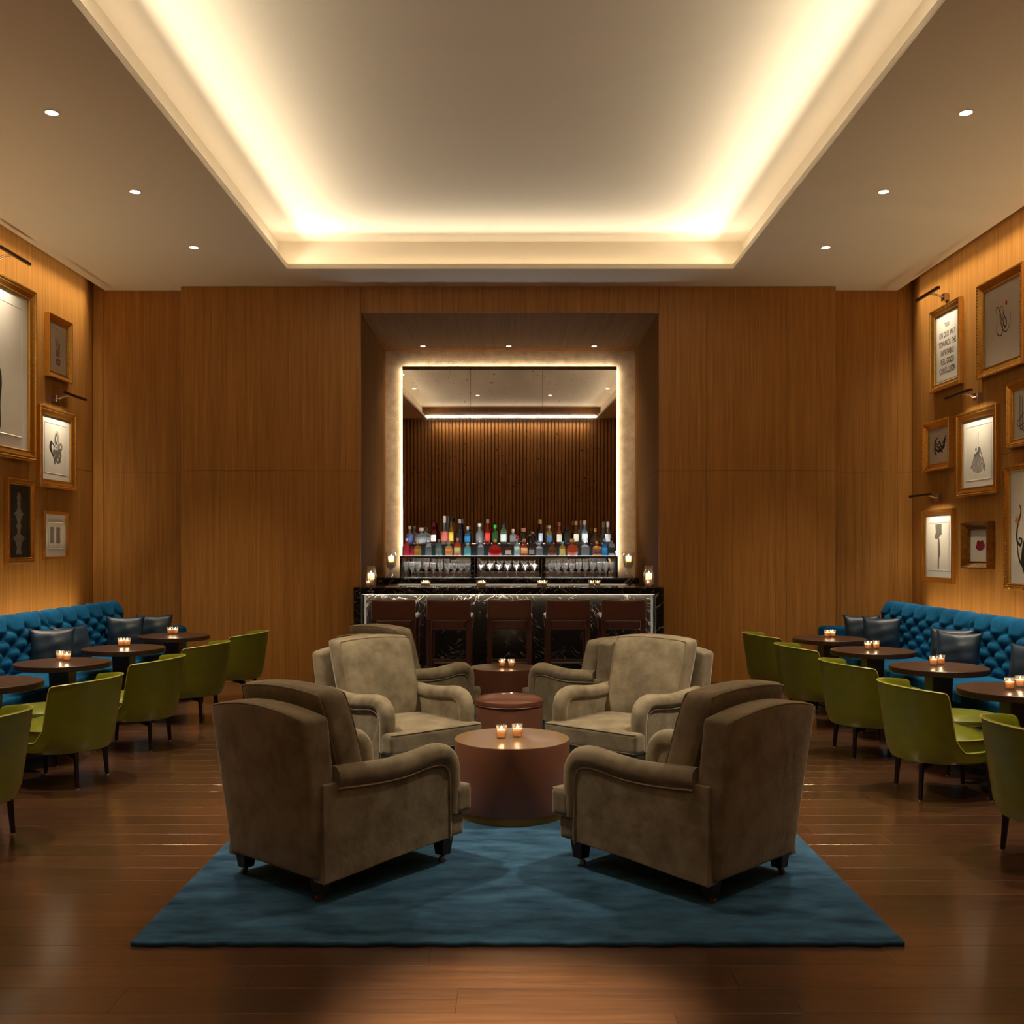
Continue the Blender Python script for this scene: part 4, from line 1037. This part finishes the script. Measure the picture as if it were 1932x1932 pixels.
# ------------------------------------------------------------------ bar stools
def make_stool():
    o = empty('bar_stool'); hw_ = .238                      # origin at the floor below the back
    def bfn(p):
        t = (p[2]-.81)/.25; y = p[1]-.03*t+.018*(1-(p[0]/hw_)**2)-.018; z = p[2]-(.012*(1-(p[0]/hw_)**2) if t > .5 else 0)
        return (p[0], y, z)
    MB().rbox(2*hw_, .055, .232, .02, (0, 0, .94), 3, 10, bfn).build('backrest', m_stool, o, smooth='all')
    MB().rbox(2*hw_-.09, .44, .10, .025, (0, .24, .772), 3, 6).build('seat', m_stool, o, smooth='all')
    for s in (-1, 1):
        x = s*(hw_-.024)
        MB().hexa([(x-.022, -.02, 0), (x+.022, -.02, 0), (x+.022, .03, 0), (x-.022, .03, 0)], [(x-.024, -.025, .84), (x+.024, -.025, .84), (x+.024, .025, .84), (x-.024, .025, .84)]).build('leg', m_stoolwood, o, bevel=.003)
        MB().hexa([(x-.020, .40, 0), (x+.020, .40, 0), (x+.020, .44, 0), (x-.020, .44, 0)], [(x-.022, .40, .83), (x+.022, .40, .83), (x+.022, .445, .83), (x-.022, .445, .83)]).build('leg', m_stoolwood, o, bevel=.003)
        pth = crom([(x+s*.006, .03, .84), (x+s*.014, .2, .865), (x+s*.014, .38, .86), (x+s*.010, .45, .835), (x+s*.006, .462, .79), (x, .45, .72)], 5)
        MB().tube(pth, .027, 10).build('arm', m_stool, o, smooth=True)
    MB().box(-hw_+.04, hw_-.04, -.008, .016, .385, .405).build('stretcher', m_stoolwood, o, bevel=.002)
    MB().box(-hw_+.04, hw_-.04, .40, .424, .31, .33).build('foot_rail', m_stoolrail, o, bevel=.002)
    MB().box(-hw_+.045, hw_-.045, -.009, .017, .4052, .409).build('rail_trim', m_stoolrail, o)
    return o
st = make_stool()
nm = ('leftmost', 'second from left', 'middle', 'second from right', 'rightmost')
for i, px in enumerate((743, 847, 961, 1071.5, 1176)):
    o = st if i == 0 else copy_tree(st)
    o.location = (at(px, 0, 10.88)[0], 10.88, 0)
    tag(o, '%s brown leather bar stool facing the marble bar' % nm[i], 'bar stool', 'bar stools')

# ------------------------------------------------------------------ pictures
def wall_matrix(side, y, z, off=0):
    if side < 0: m = Matrix(((0, 0, 1, XL+off), (1, 0, 0, y), (0, 1, 0, z), (0, 0, 0, 1)))
    else: m = Matrix(((0, 0, -1, XR-off), (-1, 0, 0, y), (0, 1, 0, z), (0, 0, 0, 1)))
    return m
def ribbon(mb, pts, w, z=.0, n=6, taper=True, wf=None):
    P = crom([(p[0], p[1]) for p in pts], n) if len(pts) > 2 else [Vector(p) for p in pts]; N_ = len(P); vs = []
    for i, p in enumerate(P):
        t = (P[min(i+1, N_-1)]-P[max(i-1, 0)]); t = t.normalized() if t.length > 1e-9 else Vector((1, 0)); q = Vector((-t.y, t.x))
        u = i/(N_-1); ww = (wf(u) if wf else (w*(.25+.75*math.sin(PI*u)) if taper else w))/2
        vs += [(p.x+q.x*ww, p.y+q.y*ww, z), (p.x-q.x*ww, p.y-q.y*ww, z)]
    mb.add(vs, [(2*i, 2*i+1, 2*i+3, 2*i+2) for i in range(N_-1)]); return mb
def blob(mb, pts, z=0, n=4, smooth=True):
    P = [Vector(p) for p in pts]
    if smooth:
        Q = []; L_ = len(P)
        for i in range(L_):
            a, b, c, d = P[i-1], P[i], P[(i+1) % L_], P[(i+2) % L_]
            for k in range(n):
                t = k/n; Q.append(.5*((2*b)+(c-a)*t+(2*a-5*b+4*c-d)*t*t+(3*b-a-3*c+d)*t**3))
        P = Q
    mb.add([(p.x, p.y, z) for p in P], [tuple(range(len(P)))]); return mb
def ell(mb, cx, cy, rx, ry, z=0, n=20, rot=0, ring=0):
    vs = []
    for k in range(n):
        a = 2*PI*k/n; x, y = rx*math.cos(a), ry*math.sin(a); vs.append((cx+x*math.cos(rot)-y*math.sin(rot), cy+x*math.sin(rot)+y*math.cos(rot), z))
    if not ring: mb.add(vs, [tuple(range(n))])
    else:
        v2 = []
        for k in range(n):
            a = 2*PI*k/n; x, y = (rx-ring)*math.cos(a), (ry-ring)*math.sin(a); v2.append((cx+x*math.cos(rot)-y*math.sin(rot), cy+x*math.sin(rot)+y*math.cos(rot), z))
        mb.add(vs+v2, [(k, (k+1) % n, n+(k+1) % n, n+k) for k in range(n)])
    return mb
def picture(side, ya, yb, z0, z1, fw, dp, label, style='cove', mat=0, paper=m_paper, gold=m_gold, bead=False, inner=None):
    W, H = abs(yb-ya), z1-z0
    o = empty('framed_picture'); o.matrix_world = wall_matrix(side, (ya+yb)/2, (z0+z1)/2, .001)
    tag(o, label, 'picture', 'gold framed pictures on the %s wall' % ('left' if side < 0 else 'right'))
    prof = {'cove': [(0, 0), (0, dp*.85), (.06, dp), (.22, dp), (.30, dp*.80), (.42, dp*.86), (.60, dp*.70), (.80, dp*.55), (.92, dp*.58), (1, dp*.45), (1, .012)],
            'deep': [(0, 0), (0, dp), (.14, dp), (.22, dp*.93), (.8, dp*.45), (.9, dp*.5), (1, dp*.45), (1, .012)],
            'flat': [(0, 0), (0, dp*.9), (.12, dp), (.5, dp), (.62, dp*.8), (.85, dp*.85), (1, dp*.6), (1, .012)]}[style]
    vs = []
    for t, hgt in prof:
        i = t*fw; vs += [(-W/2+i, -H/2+i, hgt), (W/2-i, -H/2+i, hgt), (W/2-i, H/2-i, hgt), (-W/2+i, H/2-i, hgt)]
    fs = []
    for k in range(len(prof)-1):
        for c in range(4):
            d = (c+1) % 4; fs.append((k*4+c, k*4+d, (k+1)*4+d, (k+1)*4+c))
    fr = MB().add(vs, fs).build('frame', gold, o, bevel=.0015)
    w, h = W-2*fw, H-2*fw
    if bead:
        bm_ = MB(); sp = .032; r = sp*.42; zz = dp*.98
        def rowp(a0, a1, fixed, horiz):
            n = int(abs(a1-a0)/sp)
            for i in range(n+1):
                q = a0+(a1-a0)*i/n; c = (q, fixed, zz) if horiz else (fixed, q, zz)
                bm_.lathe([(0, -r*.7), (r*.8, -r*.3), (r*.8, r*.3), (0, r*.7)], 6, c)
        ii = fw*.14
        rowp(-W/2+ii, W/2-ii, H/2-ii, True); rowp(-W/2+ii, W/2-ii, -H/2+ii, True); rowp(-H/2+ii, H/2-ii, W/2-ii, False); rowp(-H/2+ii, H/2-ii, -W/2+ii, False)
        tag(bm_.build('beading', gold, fr, smooth=True), kind='stuff')
    if mat:
        MB().box(-w/2, w/2, -h/2, h/2, .008, .010).build('mat_board', m_mat, o)
        a, b = w/2-mat, h/2-mat; e = .006
        v = [(-a-e, -b-e, .0135), (a+e, -b-e, .0135), (a+e, b+e, .0135), (-a-e, b+e, .0135), (-a, -b, .0105), (a, -b, .0105), (a, b, .0105), (-a, b, .0105)]
        MB().add(v, [(c, (c+1) % 4, 4+(c+1) % 4, 4+c) for c in range(4)]).build('mat_bevel', m_paper, o)
        MB().box(-a, a, -b, b, .0101, .0108).build('print', paper, o); return o, 2*a, 2*b, .0118
    MB().box(-w/2, w/2, -h/2, h/2, .008, .010).build('print', paper, o)
    return o, w, h, .0112
def put(mb, name, mat, par, w, h, z):
    """art drawn in unit coordinates: x,y in -1..1 of the print"""
    mb.v = [(x*w/2, y*h/2, z+zz) for x, y, zz in mb.v]; return mb.build(name, mat, par)

# left wall
p, w, h, z = picture(-1, 9.03, 10.65, 2.51, 4.31, .115, .06, 'very large gold framed portrait cut by the left edge', mat=.13, style='cove')
mb = MB(); blob(mb, [(-.30, -1), (.10, -1), (.13, -.55), (.16, -.25), (.13, -.05), (.06, .02), (.02, .10), (.05, .20), (.10, .30), (.11, .40), (.06, .52), (-.04, .58), (-.16, .55), (-.23, .42), (-.22, .25), (-.2, .1), (-.32, .03), (-.42, -.2), (-.45, -.6)])
mb.v = [(x*1.55+.04, y, z_) for x, y, z_ in mb.v]
put(mb, 'silhouette', m_ink, p, w, h, z)
p, w, h, z = picture(-1, 10.94, 11.52, 3.48, 4.17, .075, .058, 'small gold framed drawing of wavy vertical lines on the left wall', 'deep', mat=.05)
mb = MB()
for i in range(4):
    x = -.38+i*.17; mb2 = [(x+.16, .62), (x+.05, .40), (x+.2, .2), (x+.12, 0), (x+.22, -.25), (x+.12, -.45), (x+.2, -.62)]
    ribbon(mb, mb2, .05)
for i in range(3): ribbon(mb, [(-.3, -.05-i*.14), (-.1, -.12-i*.13), (.12, .0-i*.13), (.34, .28-i*.12)], .035)
for i in range(5): ribbon(mb, [(-.3+.03*i, -.55-i*.06), (.1, -.52-i*.07), (.42, -.56-i*.06)], .035, taper=False)
put(mb, 'ink_drawing', m_ink, p, w, h, z)
p, w, h, z = picture(-1, 10.75, 11.63, 2.264, 3.143, .095, .055, 'gold framed ink drawing of a petalled shape on the left wall', mat=.075)
mb = MB()
for k, (a, b, l) in enumerate(((.02, .30, .30),)):
    ell(mb, .05, .42, .13, .26, rot=-.1); ell(mb, .07, .40, .19, .36, .0001, 24, -.1, .035)
for i in range(5): ribbon(mb, [(.06-i*.07, -.52+i*.05), (-.28-i*.045, -.28+i*.04), (-.42-i*.04, .05), (-.35-i*.02, .22+i*.02), (-.1, .12-i*.02)], .075-.008*i, .0002)
for cx, cy, rx, ry, ro in ((.38, .10, .17, .15, .5), (-.15, -.15, .10, .12, 0), (.06, -.16, .07, .12, .3), (.22, -.12, .08, .12, -.2), (.42, -.18, .07, .13, .2), (-.02, -.38, .07, .09, .5), (.17, -.42, .11, .13, 0), (.36, -.42, .06, .10, .2), (-.12, -.52, .05, .1, .4)):
    ell(mb, cx, cy, rx, ry, .0003, 18, ro); ell(mb, cx, cy, rx*1.35, ry*1.3, .0001, 18, ro, .03)
put(mb, 'ink_drawing', m_greyink, p, w, h, z)
mb = MB()
for cx, cy, rx, ry in ((.40, .12, .07, .07), (.17, -.42, .04, .06), (.05, .42, .05, .12)): ell(mb, cx, cy, rx, ry, .0006)
put(mb, 'highlights', m_paper, p, w, h, z)
p, w, h, z = picture(-1, 10.07, 10.63, 1.45, 2.313, .06, .045, 'gold framed black picture with a tan spindle on the left wall', 'flat', paper=m_black)
mb = MB(); prof = [(.16, .78), (.14, .70), (.24, .66), (.13, .58), (.18, .50), (.14, .42), (.16, .33), (.46, .20), (.28, .13), (.16, .0), (.14, -.08), (.27, -.13), (.15, -.22), (.14, -.34), (.58, -.47), (.34, -.56), (.18, -.75), (.30, -.92)]
for i in range(len(prof)-1):
    (a, y0), (b, y1) = prof[i], prof[i+1]
    n = max(1, int((y0-y1)/.022))
    for k in range(n):
        t0, t1 = k/n, (k+.78)/n; mb.add([(-(a+(b-a)*t0), y0+(y1-y0)*t0, 0), (a+(b-a)*t0, y0+(y1-y0)*t0, 0), (a+(b-a)*t1, y0+(y1-y0)*t1, 0), (-(a+(b-a)*t1), y0+(y1-y0)*t1, 0)], [(0, 1, 2, 3)])
put(mb, 'spindle_figure', m_tan, p, w, h, z)
p, w, h, z = picture(-1, 10.89, 11.47, 1.479, 2.01, .035, .03, 'smallest gold framed print with two columns of tiny text on the left wall', 'flat', mat=.09)
mb = MB(); rr = random.Random(5)
for c0 in (-.80, .12):
    for i in range(34):
        y = .66-i*.038; l = .62*rr.uniform(.86, 1)
        mb.add([(c0, y, 0), (c0+l, y, 0), (c0+l, y-.022, 0), (c0, y-.022, 0)], [(0, 1, 2, 3)])
put(mb, 'text_lines', m_greyink, p, w, h, z)
# right wall (ya = far end; local x runs towards the camera)
p, w, h, z = picture(1, 10.81, 11.58, 3.375, 4.312, .085, .055, 'gold framed sign reading ON OUR WAY TOWARDS THE INEVITABLE FEEL-GOOD CONCLUSION')
mb = MB(); a, b, r = w/2*.93, h/2*.95, .04
cor = []
for cx, cy, a0 in ((a-r, b-r, 0), (-a+r, b-r, 90), (-a+r, -b+r, 180), (a-r, -b+r, 270)):
    for k in range(6): t = math.radians(a0+k*18); cor.append((cx+r*math.cos(t), cy+r*math.sin(t)))
cor.append(cor[0]); ribbon(mb, cor, .005, z, 1, False); mb.build('border_line', m_ink, p)
def text(s, y, size, mat, par, sx=.86):
    cu = bpy.data.curves.new('text', 'FONT'); cu.body = s; cu.size = size; cu.align_x = 'CENTER'; cu.space_character = 1.12; cu.offset = .0016
    t = bpy.data.objects.new('lettering', cu); COL.objects.link(t); bpy.context.view_layer.update()
    me = bpy.data.meshes.new_from_object(t.evaluated_get(bpy.context.evaluated_depsgraph_get())); bpy.data.objects.remove(t)
    me.materials.clear(); me.materials.append(mat)
    o = bpy.data.objects.new('lettering', me); COL.objects.link(o); o.parent = par; o.location = (0, y, z); o.scale = (sx, 1, 1)
    return o
text('TODAY', .232, .06, m_greyink, p, .6)
for i, s in enumerate(('ON OUR WAY', 'TOWARDS THE', 'INEVITABLE', 'FEEL-GOOD', 'CONCLUSION')):
    text(s, .118-.1*i, .090, m_ink, p, .64)
p, w, h, z = picture(1, 9.47, 10.40, 3.34, 4.305, .10, .055, 'large gold beaded frame with looping ink line and a red dot', 'deep', bead=True)
mb = MB()
ribbon(mb, [(.42, .30), (.44, .05), (.36, -.16), (.20, -.25), (.05, -.18), (-.08, .02), (-.14, .25), (-.10, .42), (-.0, .44), (.06, .30)], .03)
ribbon(mb, [(-.28, .22), (-.36, .42), (-.26, .47), (-.12, .30), (-.02, .02), (.02, -.20), (-.10, -.30), (-.28, -.22), (-.33, 0), (-.26, .06)], .035, .0002)
ribbon(mb, [(.02, .34), (.10, .18), (.22, .02), (.18, -.12), (.08, -.06), (.04, .12), (.04, .30)], .05, .0003)
put(mb, 'calligraphy', m_ink, p, w, h, z)
put(ell(MB(), .22, .48, .055, .06, .0003), 'red_dot', m_red, p, w, h, z)
p, w, h, z = picture(1, 11.03, 11.75, 2.485, 3.045, .08, .07, 'small gold beaded frame with bold black calligraphy on the right wall', 'deep', bead=True, mat=.035)
mb = MB()
ribbon(mb, [(-.15, .60), (-.45, .40), (-.52, .0), (-.5, -.45), (-.3, -.62)], .16)
ribbon(mb, [(-.5, -.1), (-.2, -.35), (.2, -.30), (.5, .1), (.62, .62)], .20, .0002)
ribbon(mb, [(-.45, .2), (-.2, .1), (0, .25), (.1, 0), (.3, -.2), (.5, -.15), (.55, .2)], .13, .0003)
ribbon(mb, [(-.4, .0), (-.1, -.1), (.1, -.35), (.35, -.5)], .15, .0004)
ribbon(mb, [(.2, .05), (.4, .2), (.55, .45)], .1, .0005)
put(mb, 'calligraphy', m_ink, p, w, h, z)
p, w, h, z = picture(1, 9.995, 10.89, 2.15, 3.042, .095, .055, 'gold framed grey drawing of a pleated skirt shape on the right wall', mat=.075)
mb = MB()
ribbon(mb, [(.0, .80), (-.02, .3), (-.02, .1)], .02, 0, 4, False)
ribbon(mb, [(-.02, .78), (-.2, .40), (-.16, .2)], .008, 0, 4, False)
for i in range(12):
    t = i/11; x = -.62+t*1.12; y = -.48-.36*math.sin(.2+t*2.3)+.12*t
    ribbon(mb, [(.0+.1*t, .10-.03*t), (-.1+x*.35, -.1), (x*.75, (y)*.6), (x, y)], .05, .0002, wf=lambda u: .012+.05*u)
ribbon(mb, [(.10, .12), (.25, -.1), (.40, -.4), (.50, -.72)], .05, .0004, taper=False)
ell(mb, .08, .12, .11, .075, .0005, 16, -.5); ell(mb, -.2, .14, .07, .06, .0005); ell(mb, -.32, -.05, .04, .04, .0005)
put(mb, 'drawing', m_greyink, p, w, h, z)
p, w, h, z = picture(1, 9.0, 9.79, 2.566, 3.197, .085, .055, 'gold frame with parallel black lines at the right edge of the view')
mb = MB()
for i in range(4): ribbon(mb, [(-.62+i*.14, .78-.10*i), (-.62+i*.14, -.55-.05*i), (-.50+i*.14, -.62-.05*i), (-.42+i*.14, -.52-.05*i)], .035, .0001*i, 6, False)
ribbon(mb, [(-.1, .35), (-.4, 0), (-.78, -.3), (-.7, -.5), (-.3, -.35), (.3, .1), (.6, .6)], .035, .0006)
put(mb, 'ink_lines', m_ink, p, w, h, z)
put(ell(MB(), -.16, .30, .03, .04, .0008), 'red_dot', m_red, p, w, h, z)
p, w, h, z = picture(1, 11.0, 11.83, 1.21, 2.043, .065, .05, 'gold framed print of a slender draped column figure low on the right wall', mat=.085)
mb = MB(); ribbon(mb, [(-.95, .97), (.8, .99)], .012, 0, 2, False)
blob(mb, [(-.35, .93), (.30, .95), (.28, .75), (.30, .5), (.1, .45), (-.45, .36), (-.30, .60)], 0, 3, False)
blob(mb, [(-.40, .38), (.25, .52), (-.05, .32), (-.32, .30)], .0002, 3, False)
blob(mb, [(-.06, .34), (.06, .32), (.12, .0), (.16, -.30), (.05, -.55), (.02, -.95), (-.10, -.96), (-.08, -.5), (-.10, -.1)], .0003)
put(mb, 'draped_figure', m_greyink, p, w, h, z)
p, w, h, z = picture(1, 10.11, 10.70, 1.392, 1.875, .075, .085, 'small dark gold box frame with a crimson flower', 'deep', gold=m_oldgold)
mb = MB()
for cx, cy, a, b, ro in ((-.17, -.0, .20, .33, .1), (.17, .0, .19, .34, -.1), (0, -.1, .3, .22, 0), (-.3, -.1, .14, .16, 0), (.33, -.03, .13, .2, 0), (.0, .14, .22, .12, 0)): ell(mb, cx, cy, a, b, .0001*len(mb.f), 12, ro)
put(mb, 'flower', m_crimson, p, w, h, z)
p, w, h, z = picture(1, 8.78, 9.83, 1.207, 2.40, .06, .05, 'large gold framed black sinuous drawing cut by the right edge', 'flat', bead=True)
mb = MB()
ribbon(mb, [(-.62, .40), (-.58, .26), (-.72, .0), (-.74, -.22), (-.60, -.32), (-.54, -.22), (-.66, -.2)], .06, 0, 8, wf=lambda u: .035+.02*math.sin(u*PI))
ribbon(mb, [(-.72, -.22), (-.68, -.5), (-.50, -.68), (-.2, -.6), (.1, -.4)], .06, .0002, 8)
ribbon(mb, [(-.32, .55), (-.26, .2), (-.18, 0), (-.42, -.35), (-.45, -.65), (-.20, -.86), (.2, -.8), (.4, -.5), (.3, -.1), (.5, .3), (.3, .6)], .14, .0004, 8, wf=lambda u: .10+.10*math.sin(u*PI))
for i in range(3): ell(mb, -.34+.12*i, .66+.04*(i % 2), .09, .05, .0006, 14, .4, .015)
put(mb, 'ink_drawing', m_ink, p, w, h, z)
mb = MB()
for k in range(8): a = k*PI/4; ribbon(mb, [(-.72, .12), (-.72+.11*math.cos(a), .12+.09*math.sin(a))], .03, .0001*k, 1, False)
put(mb, 'orange_star', m_orange, p, w, h, z)

# picture lights
def pic_light(side, y, zc, lab, on=1.0, tgt=.9):
    o = empty('picture_light'); o.matrix_world = wall_matrix(side, y, zc, .001); tag(o, lab, 'picture light', 'slim picture lights')
    MB().box(-.045, .045, -.04, .04, 0, .05).build('mount', m_mount, o, bevel=.003)
    MB().tube([(-.02, .0, .05), (-.02, .03, .12), (-.02, .035, .20)], .006, 8).tube([(.02, .0, .05), (.02, .03, .12), (.02, .035, .20)], .006, 8).build('bracket', m_mount, o, smooth=True)
    MB().box(-.30, .30, .018, .048, .205, .24).build('lamp_tube', m_rod, o, bevel=.006)
    l = bpy.data.lights.new('picture_beam', 'AREA'); l.shape = 'RECTANGLE'; l.size = .5; l.size_y = .015; l.energy = 3.6*on; l.color = (1, .83, .6); l.spread = math.radians(120)
    s = bpy.data.objects.new('picture_beam', l); COL.objects.link(s); s.parent = o; s.location = (0, .012, .215)
    d = Vector((0, -1, -.22)).normalized(); s.rotation_euler = d.to_track_quat('-Z', 'Y').to_euler()
pic_light(-1, 9.84, 4.43, 'slim picture light above the very large left portrait', 1.6)
pic_light(-1, 11.17, 3.26, 'slim picture light above the petalled drawing on the left wall')
pic_light(1, 11.22, 4.40, 'slim picture light above the framed sign on the right wall')
pic_light(1, 10.44, 3.17, 'slim picture light above the pleated skirt drawing')
pic_light(1, 11.40, 2.17, 'slim picture light above the draped column figure')
